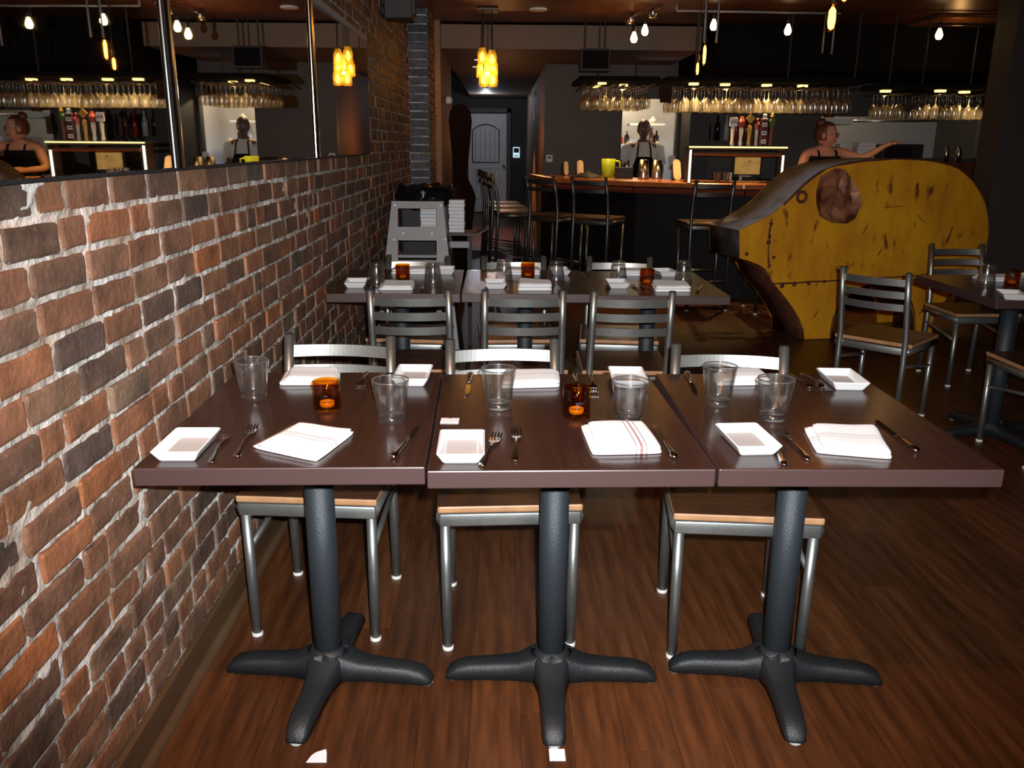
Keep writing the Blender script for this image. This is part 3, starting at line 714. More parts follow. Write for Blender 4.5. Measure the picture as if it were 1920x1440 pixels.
for x, y, lb in ((-.436, 2.045, 'amber glass candle holder on the front left table'), (.186, 1.995, 'amber glass candle holder on the front middle table'),
                 (-.484, 4.17, 'amber glass candle holder on the second-row left table'), (.133, 4.25, 'amber glass candle holder on the second-row middle table'),
                 (.70, 4.06, 'amber glass candle holder on the second-row right table'), (2.492, 4.10, 'amber glass candle holder on the table at the right edge')):
    place(CP, CU, (x, y, ZT), 0, lb)
FK, FU = fork_proto(), []
for p, q, lb in (
    ((-.603, 1.668), (-.635, 1.9), 'fork next to the near dish on the front left table'), ((-.562, 1.705), (-.581, 1.9), 'fork next to the near napkin on the front left table'),
    ((-.039, 1.655), (.001, 1.9), 'fork touching the near dish on the front middle table'), ((.031, 1.685), (.037, 1.9), 'fork between the other fork and the napkin, near side of the front middle table'),
    ((.596, 1.666), (.62, 1.9), 'fork touching the near dish on the front right table'), ((.657, 1.697), (.655, 1.9), 'fork next to the near napkin on the front right table'),
    ((-.39, 2.40), (-.385, 2.2), 'fork beside the far napkin on the front left table'), ((-.345, 2.39), (-.335, 2.2), 'fork beside the far dish on the front left table'),
    ((.215, 2.385), (.208, 2.19), 'fork beside the far napkin on the front middle table'), ((.262, 2.385), (.250, 2.19), 'fork beside the far dish on the front middle table'),
    ((.840, 2.40), (.866, 2.2), 'fork beside the far napkin on the front right table'), ((.885, 2.40), (.896, 2.2), 'fork beside the far dish on the front right table'),
    ((-.60, 3.82), (-.605, 4.0), 'fork beside the dish near the bricks, second-row left table'), ((.036, 3.83), (.032, 4.0), 'fork between dish and napkin, second-row middle table'),
    ((.63, 3.83), (.625, 4.0), 'fork just right of the near dish, second-row right table'), ((.668, 3.825), (.665, 4.0), 'fork just left of the near napkin, second-row right table')):
    place(FK, FU, (*p, ZT), heading(p, q), lb)
KN, KU = knife_proto(), []
for p, q, lb in (
    ((-.228, 1.696), (-.190, 1.93), 'knife right of the near napkin on the front left table'), ((.372, 1.70), (.365, 1.93), 'knife right of the near napkin on the front middle table'),
    ((.913, 1.745), (.917, 1.97), 'knife right of the near napkin on the front right table'), ((-.088, 2.385), (-.092, 2.15), 'knife left of the far napkin on the front middle table'),
    ((.545, 2.40), (.522, 2.17), 'knife left of the far napkin on the front right table'), ((-.365, 3.83), (-.36, 4.0), 'knife right of the near napkin on the second-row left table'),
    ((.268, 3.83), (.27, 4.0), 'knife right of the near napkin on the second-row middle table'), ((.892, 3.835), (.96, 4.02), 'knife right of the near napkin on the second-row right table')):
    place(KN, KU, (*p, ZT), heading(p, q), lb)
# white paper shims
bm = NB(); prism(bm, [(-.022, -.02), (.022, -.02), (.022, .016), (.006, .016), (0, .012), (-.006, .016), (-.022, .016)], lambda a, b: (a, b, 0), lambda a, b: (a, b, .002))
one('paper_tag', 'small greyish white tag lying behind the near dish on the front middle table', 'tag', bm, MT['paper'], (-.123, 1.955, ZT), -.02)
bm = NB(); prism(bm, [(-.03, -.012), (.018, -.012), (.012, .02), (.008, .033), (-.014, .022), (-.022, .012)], lambda a, b: (a, b, 0), lambda a, b: (a, b, .0015))
one('paper_scrap', 'torn white paper scrap on the floor left of the left table foot', 'paper', bm, MT['paper'], (-.425, 1.70, .0005))
bm = NB(); prism(bm, [(-.018, -.03), (.02, -.03), (.02, .01), (-.018, .012)], lambda a, b: (a, b, 0), lambda a, b: (a, b, .0015))
one('paper_shim', 'folded white paper under the front foot of the middle table', 'paper', bm, MT['paper'], (.137, 1.722, .0005))

# ------------------------------------------------------------------ grey slanted stand with openings, napkins and bin behind
t = thing('grey_stand', 'slanted grey stand with two square openings and bright rivets, behind the second-row left table', 'stand', (-.545, 5.62, 0))
bm = NB()
wz = lambda z: .165 + (1.045 - z) * .115
yz = lambda z: -.02 - (1.045 - z) * .22
zl = [.02, .25, .49, .60, .665, .815, .865, 1.0, 1.045]; holes = {3: 1}
def quadbar(z0, z1, a0, a1):
    vs = []
    for z in (z0, z1):
        W_ = wz(z)
        for a in (a0, a1):
            x = a * W_ if abs(a) == 1 else a * .125 / abs(a) if abs(a) == .5 else a
            for dy in (0, .022): vs.append(bm.verts.new((x, yz(z) + dy, z)))
    for f in ((0, 1, 3, 2), (4, 6, 7, 5), (0, 4, 5, 1), (2, 3, 7, 6), (0, 2, 6, 4), (1, 5, 7, 3)): bm.faces.new([vs[i] for i in f])
for z0, z1 in ((.02, .47), (.60, .79), (.0, 0)):
    if z1 > z0: pass
quadbar(1.0, 1.045, -1, 1); quadbar(.80, .885, -1, 1); quadbar(.62, .675, -1, 1); quadbar(.40, .47, -1, 1); quadbar(.0, .2, -1, 1)
for a0, a1 in ((-1, -.5), (.5, 1)): quadbar(.2, .40, a0, a1); quadbar(.47, .62, a0, a1); quadbar(.675, .80, a0, a1); quadbar(.885, 1.0, a0, a1)
bmesh.ops.remove_doubles(bm, verts=bm.verts, dist=1e-5)
obj('front_panel', bm, MT['greym'], t)
bm = NB()
prism(bm, [(yz(0) + .022, 0), (.28, 0), (.1, 1.04), (.01, 1.045)], lambda a, b: (wz(b) - .002, a, b), lambda a, b: (wz(b) - .022, a, b)); obj('side_panel', bm, MT['dark'], t)
bm = NB(); prism(bm, [(yz(0) + .022, 0), (.28, 0), (.1, 1.04), (.01, 1.045)], lambda a, b: (-wz(b) + .002, a, b), lambda a, b: (-wz(b) + .022, a, b)); obj('side_panel', bm, MT['dark'], t)
for z in (.60, .70): obj('inner_step', B(-.14, .16, -.02, .12, z - .02, z, .004), MT['greym'], t)
for x, z in ((-.145, 1.02), (.15, 1.02), (-.09, .845), (.095, .845), (-.15, .805), (-.195, .64), (-.09, .635), (.095, .635), (.18, .81)):
    obj('rivet', LA([(.009, 0), (.0075, .004), (0, .006)], 8, (0, 0, 0)), MT['paper'], t); rv = C.objects[-1]
    rv.location = (x, yz(z) - .0005, z); rv.rotation_euler = (R(90), 0, 0)
t = thing('serving_tray', 'dark tray shelf with a grey bar below, right of the grey stand', 'tray', (-.22, 6.0, .80))
bm = NB(); prism(bm, [(-.40, 0), (.05, 0), (.13, .045), (.115, .045), (.045, .012), (-.40, .012)], lambda a, b: (a, -.14, b), lambda a, b: (a, .16, b)); obj('tray_pan', bm, MT['darkwall'], t)
obj('support_bar', B(-.16, 0, -.13, -.1, -.085, -.04, .004), MT['greym'], t); obj('tray_leg', B(-.16, -.13, .0, .03, -.8, 0), MT['blk'], t); obj('tray_leg', B(-.02, .01, .0, .03, -.8, 0), MT['blk'], t)
o = one('napkin_pile', 'tall white pile of folded napkins on the dark tray, right of the grey stand', 'napkins', NB(), MT['paper'], (-.31, 6.0, .812)); bpy.data.objects.remove(o)
t = thing('napkin_pile', 'tall white pile of folded napkins on the dark tray, right of the grey stand', 'napkin pile', (-.31, 6.0, .813))
for k in range(9): obj('folded_napkin', B(-.055 + rng.uniform(-.003, .003), .055 + rng.uniform(-.003, .003), -.06, .06, k * .0245, k * .0245 + .024, .006), MT['paper'], t)
t = thing('napkin_pile', 'white stack of napkins seen through the upper opening of the grey stand', 'napkin pile', (-.50, 6.0, .813))
for k in range(7): obj('folded_napkin', B(-.06 + rng.uniform(-.003, .003), .06 + rng.uniform(-.003, .003), -.06, .06, k * .0245, k * .0245 + .024, .006), MT['paper'], t)
t = thing('waste_bin', 'dark waste bin with glossy black liner bunched over the rim, behind the grey stand', 'bin', (-.58, 6.72, 0))
obj('bin_body', B(-.19, .19, -.18, .18, 0, .98, .02), MT['blk'], t)
bm = NB(); r = random.Random(3); n = 26; rings = []
for s, z in ((.19, .93), (.205, 1.0), (.2, 1.06), (.17, 1.10), (.10, 1.085), (.0, 1.05)):
    ring = []
    for k in range(n):
        a = 2 * pi * k / n; q = s * (1.12 + .1 * r.uniform(-1, 1)) / max(abs(cos(a)), abs(sin(a))) ** .6
        ring.append(bm.verts.new((q * cos(a), q * sin(a) * .95, z + r.uniform(-.018, .018))))
    rings.append(ring)
for a, b in zip(rings[:-1], rings[1:]):
    for k in range(n): bm.faces.new((a[k], a[(k + 1) % n], b[(k + 1) % n], b[k]))
bmesh.ops.remove_doubles(bm, verts=bm.verts, dist=.004)
obj('bin_liner', bm, MT['bag'], t)
# tall dark curved figure before the door
prof = [(0, 0), (.06, 0), (.10, .4), (.115, .6), (.135, .72), (.152, .87), (.12, .97), (.06, 1.07), (.055, 1.15), (.08, 1.26), (.10, 1.45), (.115, 1.63), (.10, 1.72), (.04, 1.78)]
bm = NB(); prism(bm, [(x, z) for x, z in prof] + [(-x, z) for x, z in prof[:0:-1]], lambda a, b: (a, 0, b), lambda a, b: (a, .10, b))
bmesh.ops.bevel(bm, geom=[e for e in bm.edges], offset=.008, segments=1, affect='EDGES')
one('curved_wooden_figure', 'tall dark brown curvy wooden silhouette standing in front of the white door', 'figure', bm, MT['bass'], (-.42, 8.9, 0))

# ------------------------------------------------------------------ yellow steel pig
OUT = [(-.731, .829), (-.529, .913), (-.413, .988), (-.334, 1.063), (-.232, 1.16), (-.103, 1.246), (.044, 1.287), (.273, 1.314), (.534, 1.323), (.804, 1.311), (1.017, 1.269), (1.172, 1.178), (1.274, 1.086),
       (1.353, .969), (1.393, .852), (1.411, .745), (1.412, .625), (1.391, .504), (1.331, .40), (1.238, .351), (1.145, .305), (1.073, .222), (1.017, .126), (1.015, .0), (.866, .0), (.832, .171), (.772, .282), (.667, .37),
       (.551, .408), (.427, .412), (.309, .383), (.211, .315), (.14, .235), (.105, .142), (.103, 0), (-.112, 0), (-.136, .105), (-.2, .202), (-.275, .293), (-.362, .383), (-.44, .46), (-.479, .535), (-.546, .576), (-.624, .606), (-.713, .631)]
pg = thing('pig_sculpture', 'large hollow pig sculpture of rusty yellow sheet steel with a crumpled brown ear', 'sculpture', (2.395, 6.25, 0), R(14))
def sm(poly, n=2):
    for _ in range(n):
        q = []
        for i in range(len(poly)):
            a, b = poly[i], poly[(i + 1) % len(poly)]
            if b[1] < .001 and a[1] < .001 or a[0] < -.7 and b[0] < -.7: q += [a] if not q or q[-1] != a else []; q.append(b); continue
            q += [(a[0] * .8 + b[0] * .2, a[1] * .8 + b[1] * .2), (a[0] * .2 + b[0] * .8, a[1] * .2 + b[1] * .8)]
        poly = q
    return poly
OS = sm(OUT, 1); DP = .46
for nm, y0, y1 in (('near_side', 0, .012), ('far_side', DP - .012, DP)):
    bm = NB(); prism(bm, OS, lambda a, b: (a, y0, b), lambda a, b: (a, y1, b)); bmesh.ops.triangulate(bm, faces=[f for f in bm.faces if len(f.verts) > 4]); obj(nm, bm, MT['pig'], pg)
def strip(nm, ids, m, th=.008):
    bm = NB(); pts = [OUT[i % len(OUT)] for i in ids]; prev = None
    for i, (a, b) in enumerate(pts):
        p, q = pts[max(i - 1, 0)], pts[min(i + 1, len(pts) - 1)]; dx, dz = q[0] - p[0], q[1] - p[1]; l = math.hypot(dx, dz); nx_, nz_ = dz / l * th, -dx / l * th
        ring = [bm.verts.new(c) for c in ((a, .004, b), (a, DP - .004, b), (a + nx_, DP - .004, b + nz_), (a + nx_, .004, b + nz_))]
        if prev:
            for k in range(4): bm.faces.new((prev[k], prev[(k + 1) % 4], ring[(k + 1) % 4], ring[k]))
        else: bm.faces.new(ring)
        prev = ring
    bm.faces.new(prev); return obj(nm, bm, m, pg, True)
strip('forehead_plate', range(0, 9), MT['piggrey']); strip('back_plate', range(8, 24), MT['rust']); strip('snout_plate', [44, 45], MT['darksteel'])
strip('chest_plate', range(35, 45), MT['rust']); strip('belly_plate', range(25, 35), MT['rust'])
r = random.Random(5)
bm = NB(); rim = OS[4:70] if len(OS) > 70 else OS
tube(bm, [(a, -.001, b) for a, b in rim], [r.uniform(.003, .011) for _ in rim], 5); obj('rusty_edge', bm, MT['rust'], pg)
bm = NB(); er = [(-.054, 1.257), (-.174, 1.203), (-.198, 1.106), (-.194, 1.019), (-.161, .93), (-.059, .884), (.072, .871), (.146, .904), (.172, 1.004), (.147, 1.093), (.082, 1.192), (.024, 1.246)]
ec = (-.01, 1.06); rings = [[bm.verts.new((ec[0], -.05, ec[1]))]]
for s in (.35, .7, 1.0):
    rings.append([bm.verts.new((ec[0] + (x - ec[0]) * s, -.045 - (.03 * s * s) + (1.25 - z) * -.05 + r.uniform(-.014, .014), ec[1] + (z - ec[1]) * s)) for x, z in er])
for k in range(12): bm.faces.new((rings[0][0], rings[1][k], rings[1][(k + 1) % 12]))
for a, b in zip(rings[1:-1], rings[2:]):
    for k in range(12): bm.faces.new((a[k], a[(k + 1) % 12], b[(k + 1) % 12], b[k]))
o = obj('ear', bm, MT['ear'], pg); md = o.modifiers.new('thick', 'SOLIDIFY'); md.thickness = .006
bm = NB(); tube(bm, [(-.262 + .036 * cos(a), -.008, 1.057 + .036 * sin(a)) for a in [2 * pi * k / 14 for k in range(15)]], .012, 6); obj('eye_ring', bm, MT['rust'], pg)
for nm, pts in (('weld_seam', [(-.485, .907), (-.491, .781), (-.482, .625), (-.473, .535)]), ('weld_seam', [(-.44, .437), (.127, .445), (.6, .455), (1.017, .467), (1.40, .49)])):
    bm = NB(); P2 = []
    for (a, b), (c, d_) in zip(pts[:-1], pts[1:]):
        for k in range(5): P2.append((a + (c - a) * k / 5 + r.uniform(-.004, .004), -.002, b + (d_ - b) * k / 5 + r.uniform(-.004, .004)))
    tube(bm, P2, [r.uniform(.004, .008) for _ in P2], 6); obj(nm, bm, MT['rust'], pg)
for a, b, s in ((-.485, .87, .016), (-.49, .78, .017), (-.492, .74, .02), (-.48, .60, .012), (-.47, .57, .014), (-.35, .42, .02), (-.25, .43, .02), (-.13, .43, .016), (.0, .44, .015), (-.66, .66, .016), (-.44, .63, .014)):
    bm = NB(); lathe(bm, [(s, 0), (s * .7, .006), (0, .008)], 7); bmesh.ops.rotate(bm, verts=bm.verts, cent=(0, 0, 0), matrix=M4.Rotation(R(90), 3, 'X')); bmesh.ops.translate(bm, verts=bm.verts, vec=(a, -.001, b)); obj('rust_spot', bm, MT['rust'], pg)
for a, b, l, an in ((1.05, .76, .075, 75), (.77, .89, .05, -40), (-.04, .2, .04, 60), (.9, .2, .06, 60), (.30, .82, .04, 60), (.45, .65, .04, 60), (.53, .98, .10, 3), (.95, .38, .035, 10)):
    bm = NB(); tube(bm, [(a + cos(R(an)) * l * s, -.001, b + sin(R(an)) * l * s) for s in (-1, -.4, .3, 1)], [.004, .009, .007, .003], 6, True, 0, .3); obj('rust_scratch', bm, MT['rust'], pg)

# ------------------------------------------------------------------ bar
outer = [(.33, 10.3), (.56, 9.0), (1.25, 8.35), (2.2, 7.9), (3.93, 7.75)]; inner = [(3.93, 8.4), (2.4, 8.55), (1.6, 9.05), (1.2, 9.6), (1.05, 10.3)]
bt = thing('bar_counter', 'wide copper brown bar with a black front, in the back of the room', 'bar')
bm = NB(); prism(bm, outer + inner, lambda a, b: (a, b, 1.02), lambda a, b: (a, b, 1.07)); bmesh.ops.bevel(bm, geom=list(bm.edges), offset=.008, segments=1, affect='EDGES'); obj('bar_top', bm, MT['bar'], bt)
o2 = [(.47, 10.3), (.69, 9.1), (1.32, 8.5), (2.24, 8.05), (3.93, 7.9)]
bm = NB()
for (a, b), (c, d_) in zip(o2[:-1], o2[1:]):
    vs = [bm.verts.new(p) for p in ((a, b, 0), (c, d_, 0), (c, d_, 1.02), (a, b, 1.02), (a + .05, b + .05, 0), (c + .05, d_ + .05, 0), (c + .05, d_ + .05, 1.02), (a + .05, b + .05, 1.02))]
    for f in ((0, 1, 2, 3), (4, 7, 6, 5), (0, 4, 5, 1), (3, 2, 6, 7), (0, 3, 7, 4), (1, 5, 6, 2)): bm.faces.new([vs[i] for i in f])
obj('bar_front', bm, MT['barface'], bt)
bm = NB()
for (a, b), (c, d_) in zip(outer[:-1], outer[1:]): tube(bm, [(a + .03, b + .03, .985), (c + .02, d_ + .03, .985)], .03, 6)
obj('bar_fascia', bm, MT['red'], bt)
# tap shelf with lit edges
t = thing('tap_shelf', 'lit box shelf over the bar carrying the beer tap handles', 'shelf', (1.745, 8.22, 1.071))
obj('shelf_top', B(0, .90, -.06, .16, .295, .325, .003), MT['shelfb'], t); obj('light_edge', B(-.01, .905, -.074, -.061, .313, .327), MT['led'], t)
obj('light_post', B(0, .018, -.06, -.045, 0, .294), MT['ledw'], t); obj('light_post', B(.868, .884, -.06, -.045, 0, .25), MT['ledw'], t)
obj('copper_rail', B(.04, .86, -.05, -.03, .24, .27, .004), MT['copperglow'], t); obj('shelf_side', B(.885, .9, -.05, .15, 0, .294), MT['shelfb'], t); obj('shelf_side', B(.0, .015, -.04, .15, 0, .294), MT['shelfb'], t)
ZS = 1.071 + .326
def handle(x, h, m, label, parts):
    t = thing('beer_tap', label, 'tap handle', (x, 8.24, ZS), 0, None)
    obj('grip', LA([(0, 0), (.012, 0), (.02, .02), (.014, .06), (.02, h * .55), (.018, h * .7), (0, h * .7)], 10), m, t, True)
    for nm, bm, mm in parts: obj(nm, bm, mm, t)
    return t
def flat(w_, z0, z1, y=-.02): return B(-w_, w_, y, y + .02, z0, z1, .003)
h1 = handle(2.15, .27, MT['white'], 'white beer tap handle with a square head lettered IPA', [('head', flat(.036, .18, .26), MT['paper'])])
fc = bpy.data.curves.new('lettering', 'FONT'); fc.body = 'IPA'; fc.size = .045; fc.align_x = 'CENTER'; fc.extrude = .001; fc.materials.append(MT['ink'])
tmp = bpy.data.objects.new('lettering', fc); tme = bpy.data.meshes.new_from_object(tmp); bpy.data.objects.remove(tmp)
tx = bpy.data.objects.new('lettering', tme); C.objects.link(tx); tx.parent = h1; tx.location = (0, -.0215, .203); tx.rotation_euler = (R(90), 0, 0)
handle(2.228, .27, MT['white'], 'beer tap handle with a red head and silver grip', [('head', LA([(0, .16), (.03, .18), (.034, .22), (.018, .25), (.012, .27), (0, .272)], 10), MT['redh'])])
bm = NB(); box(bm, -.03, .03, -.012, .012, -.03, .03, 0, M4.Translation((0, -.01, .25)) @ M4.Rotation(R(45), 4, 'Y'))
handle(2.305, .28, MT['yel'], 'beer tap handle with a yellow diamond head', [('head', bm, MT['yel'])])
handle(2.375, .26, MT['clearb'], 'slim beer tap handle with an orange red figure on top', [('head', LA([(0, .14), (.02, .15), (.024, .2), (.01, .23), (.014, .245), (0, .26)], 8), MT['redh'])])
handle(2.44, .3, MT['blk'], 'tall black beer tap handle with three white labels', [('column', B(-.032, .032, -.015, .02, .01, .245, .004), MT['maroon']), ('top_cap', LA([(.036, .245), (.036, .252), (.018, .254), (.02, .285), (.012, .295), (0, .296)], 10), MT['paper'])] +
       [('label_plate', B(-.022, .022, -.019, -.0155, z, z + .035), MT['paper']) for z in (.03, .105, .18)] + [('label_mark', B(-.013, .013, -.0205, -.0195, z + .012, z + .023), MT['ink']) for z in (.03, .105, .18)])
handle(2.51, .3, MT['maroon'], 'beer tap handle with a green body and orange knob', [('head', LA([(0, .17), (.024, .18), (.026, .23), (.02, .25), (0, .26)], 10), MT['green']), ('knob', LA([(0, .255), (.02, .27), (.012, .29), (.008, .3), (0, .305)], 8), MT['yel'])])
# monitor, bottles and small things behind the bar
t = thing('back_counter', 'dark back counter behind the bar under the bottle shelf', 'counter', (2.35, 9.3, 0)); obj('counter_body', B(0, 1.3, 0, .5, 0, 1.02), MT['dark'], t); obj('counter_top', B(-.02, 1.32, -.03, .5, 1.02, 1.05, .004), MT['shelfb'], t)
t = thing('monitor', 'order screen glowing gold inside the lit box shelf', 'screen', (2.63, 9.36, 1.051))
obj('screen_panel', B(-.135, .135, 0, .01, .06, .235), MT['screen'], t); obj('bezel', B(-.16, .16, .011, .04, .02, .255, .006), MT['blk'], t); obj('name_bar', B(-.045, .045, -.003, .0, .035, .045), MT['paper'], t); obj('screen_mark', LA([(0, 0), (.02, 0), (.0, .012)], 6, (.02, -.004, .19)), MT['ink'], t); obj('foot_stand', B(-.1, .1, -.05, .08, 0, .02, .004), MT['blk'], t)
bm = NB(); box(bm, 0, .06, 0, .004, 0, .1); box(bm, .1, .13, 0, .004, .0, .1)
t = thing('pinned_notes', 'two pale notes standing under the lit box shelf', 'notes', (2.40, 9.29, 1.052)); obj('note', B(0, .05, 0, .004, .0, .08), MT['paper'], t); obj('note', B(.13, .16, 0, .004, -.06, .05), MT['cream'], t)
t = thing('drinking_glasses', 'pair of short glasses on the bar inside the lit box shelf', 'glasses', (2.06, 8.33, 1.071)); obj('glass', LA([(0, 0), (.03, 0), (.035, .09), (.033, .09), (.028, .005), (0, .005)], 14), MT['wglass'], t); obj('glass', LA([(0, 0), (.03, 0), (.035, .09), (.033, .09), (.028, .005), (0, .005)], 14, (.085, 0, 0)), MT['wglass'], t)
t = thing('bottle_shelf', 'dark wall shelf holding dim bottles left of the tap handles', 'shelf', (2.35, 10.3, 1.43)); obj('board', B(0, .6, 0, .19, 0, .03), MT['shelfb'], t)
def bottle_bm(h, r_): return LA([(0, 0), (r_, 0), (r_, h * .6), (r_ * .4, h * .75), (r_ * .36, h), (0, h)], 12)
for k, (x, mm, lb) in enumerate(((2.42, 'blackb', 'dark bottle at the left end of the dim bottle shelf'), (2.53, 'blackb', 'dark bottle, second on the dim bottle shelf'), (2.64, 'clearb', 'pale bottle in the middle of the dim bottle shelf'),
                                 (2.76, 'redb', 'red bottle on the dim bottle shelf behind the tap handles'), (2.87, 'amberb', 'amber bottle at the right end of the dim bottle shelf'))):
    one('bottle', lb, 'bottle', bottle_bm(.29, .036), MT[mm], (x, 10.4, 1.461), 0, 'bottles on the dim shelf', True)
# menu paddles
def paddle(x, y, rz, m, label, h=.18, w_=.04, lean=.15):
    bm = NB(); n = 10; pts = [(w_ * cos(a), h - w_ + w_ * sin(a)) for a in [k * pi / n for k in range(n + 1)]] + [(w_ * cos(a), w_ + w_ * sin(a)) for a in [pi + k * pi / n for k in range(n + 1)]]
    prism(bm, pts, lambda a, b: (a, b * lean, b), lambda a, b: (a, b * lean + .012, b)); t = thing('menu_holder', label, 'menu holder', (x, y, 1.071), rz)
    obj('board', bm, m, t); bm = NB(); pts2 = [(a * .8, h / 2 + (b - h / 2) * .93) for a, b in pts]
    prism(bm, pts2, lambda a, b: (a, b * lean - .003, b), lambda a, b: (a, b * lean - .0005, b)); obj('menu_card', bm, MT['cream'], t); obj('back_rest', B(-.035, .035, .045, .09, 0, h * .8, .003), MT['dark'], t)
paddle(.72, 9.75, .25, MT['dark'], 'small rounded menu holder, leftmost on the bar', .16, .032); paddle(.86, 9.55, .25, MT['cream'], 'rounded menu holder second from the left on the bar', .17, .036); paddle(1.74, 8.62, .2, MT['cream'], 'leaning rounded menu holder beside the lit box shelf', .2, .04, .3)
t = thing('lime_pitcher', 'lime green plastic pitcher on the bar', 'pitcher', (1.13, 9.3, 1.071)); obj('jug', LA([(0, 0), (.055, 0), (.062, .02), (.075, .19), (.070, .19), (.058, .02), (0, .015)], 20), MT['lime'], t, True); obj('pitcher_handle', T([(.07, 0, .17), (.12, 0, .16), (.12, 0, .05), (.062, 0, .04)], .012, 8), MT['lime'], t, True)
for x, y, lb, h in ((1.455, 8.98, 'brushed steel cocktail shaker on the bar, left of its twin', .19), (1.60, 9.02, 'brushed steel cocktail shaker on the bar, right of its twin', .185)):
    one('cocktail_shaker', lb, 'shaker', LA([(0, 0), (.058, 0), (.06, .01), (.055, .06), (.042, h), (.038, h), (.05, .06), (.05, .012), (0, .012)][:9], 22), MT['brush'], (x, y, 1.071), 0, None, True)
t = thing('bar_caddy', 'black caddy with straws on the bar beside the steel shakers', 'caddy', (1.27, 9.1, 1.071)); obj('tray_box', B(-.09, .09, -.06, .06, 0, .11, .008), MT['blk'], t)
for k in range(4): obj('straw_bundle', T([(-.06 + k * .035, 0, .1), (-.065 + k * .037, .01, .16 + .02 * (k % 2))], .008, 6), MT['blackb'], t)
bm = NB(); n = 10; hgt = lambda i, j: .05 * sin(pi * i / n) * sin(pi * j / n) * (1 + .3 * sin(i * 1.7 + j)) + .004
g = [[bm.verts.new((-.16 + .32 * i / n, -.1 + .2 * j / n, hgt(i, j))) for j in range(n + 1)] for i in range(n + 1)]
for i in range(n):
    for j in range(n): bm.faces.new((g[i][j], g[i + 1][j], g[i + 1][j + 1], g[i][j + 1]))
o = one('folded_cloth', 'crumpled dark grey cloth lying on the bar by the lime pitcher', 'cloth', bm, MT['navy'], (.90, 9.22, 1.072), -.9, None, True); md = o.modifiers.new('t', 'SOLIDIFY'); md.thickness = .003
# far right pass counter and objects on it
t = thing('pass_counter', 'red brown pass counter behind the yellow pig', 'counter', (3.7, 9.75, 0)); obj('counter_body', B(0, 2.4, 0, .6, 0, 1.2), MT['red'], t); obj('counter_top', B(-.02, 2.42, -.04, .62, 1.2, 1.235, .004), MT['red'], t)
for k in range(5):
    one('takeout_box', ('lowest', 'second lowest', 'middle', 'second highest', 'topmost')[k] + ' white takeout box of the stack on the pass counter', 'box', B(-.1, .1, -.08, .08, 0, .042, .004), MT['paper'], (4.08 + rng.uniform(-.01, .01), 9.9, 1.236 + k * .043), rng.uniform(-.1, .1), 'takeout boxes on the pass counter')
t = thing('paper_pile', 'slumped pile of white paper sheets on the pass counter left of the box stack', 'paper', (3.83, 9.92, 1.236))
for k in range(4): obj('sheet_stack', B(-.09 + k * .015, .09 - k * .02, -.08, .08, k * .05, k * .05 + .048, .004), MT['paper'], t)
for x, lb in ((5.0, 'steel shaker bottle on the pass counter near the dark pier, left one'), (5.14, 'steel shaker bottle on the pass counter next to the dark pier')):
    one('shaker_bottle', lb, 'bottle', LA([(0, 0), (.03, 0), (.032, .12), (.02, .15), (.02, .17), (0, .175)], 12), MT['brush'], (x, 9.85, 1.236), 0, None, True)
t = thing('dark_appliance', 'dark kitchen appliance on the pass counter right of the box stack', 'appliance', (4.55, 10.1, 1.236)); obj('housing', B(-.22, .25, -.12, .12, 0, .2, .01), MT['blk'], t); obj('front_glass', B(-.18, .12, -.125, -.121, .04, .17), MT['blackb'], t)
t = thing('kitchen_pipe', 'bright horizontal steel rail across the kitchen opening', 'rail', (0, 10.7, 1.70)); obj('rail_tube', T([(4.25, 0, 0), (5.3, 0, .015)], .012, 8), MT['rivet'], t, True)
for x in (4.3, 4.7, 5.2): obj('hook', T([(x, 0, .05), (x, 0, 0)], .006, 6), MT['rivet'], t)
t = thing('light_hood', 'pale lit hood hanging over the head of the woman', 'hood', (3.9, 10.75, 1.64)); obj('hood_body', B(-.1, .35, 0, .3, .02, .1, .01), MT['white'], t); obj('hood_lip', B(.0, .07, -.02, .0, -.16, .02), MT['paper'], t)
o = one('heat_lamp', 'copper coloured cone heat lamp above the woman', 'lamp', LA([(.06, 0), (.035, .1), (.012, .13), (.008, .14), (.008, .46), (0, .46)], 14), MT['copperglow'], (3.72, 10.1, 1.72), 0, None, True)
# kitchen shelf contents in the lit window
for k, (x0, x1, z, lb) in enumerate(((1.72, 2.2, 1.655, 'upper white shelf in the lit kitchen window'), (1.45, 2.17, 1.385, 'lower white shelf in the lit kitchen window'))):
    one('kitchen_shelf', lb, 'shelf', B(x0, x1, 11.95, 12.2, z, z + .03, .004), MT['white'])
for x, z, mm, lb, h in ((2.04, 1.416, 'amberb', 'amber labelled bottle on the lower kitchen shelf', .22), (1.96, 1.416, 'clearb', 'pale bottle on the lower kitchen shelf', .2), (2.11, 1.416, 'blackb', 'dark bottle at the end of the lower kitchen shelf', .18),
                        (1.51, 1.416, 'redb', 'red jar left on the lower kitchen shelf', .1), (1.625, 1.416, 'redb', 'second red jar on the lower kitchen shelf', .12), (1.705, 1.416, 'blackb', 'black canister on the lower kitchen shelf', .17), (2.05, 1.686, 'white', 'white bowl on the upper kitchen shelf', .09)):
    one('kitchen_jar', lb, 'jar', bottle_bm(h, .035 if h > .1 else .05), MT[mm], (x, 12.07, z), 0, None, True)
t = thing('soap_dispenser', 'white and copper dispenser hanging beside the kitchen window', 'dispenser', (2.03, 10.45, 1.12)); obj('bottle_body', B(-.03, .03, -.02, .04, 0, .06, .008), MT['cream'], t); obj('pump_top', B(-.035, .035, -.02, .04, .07, .17, .015), MT['white'], t)

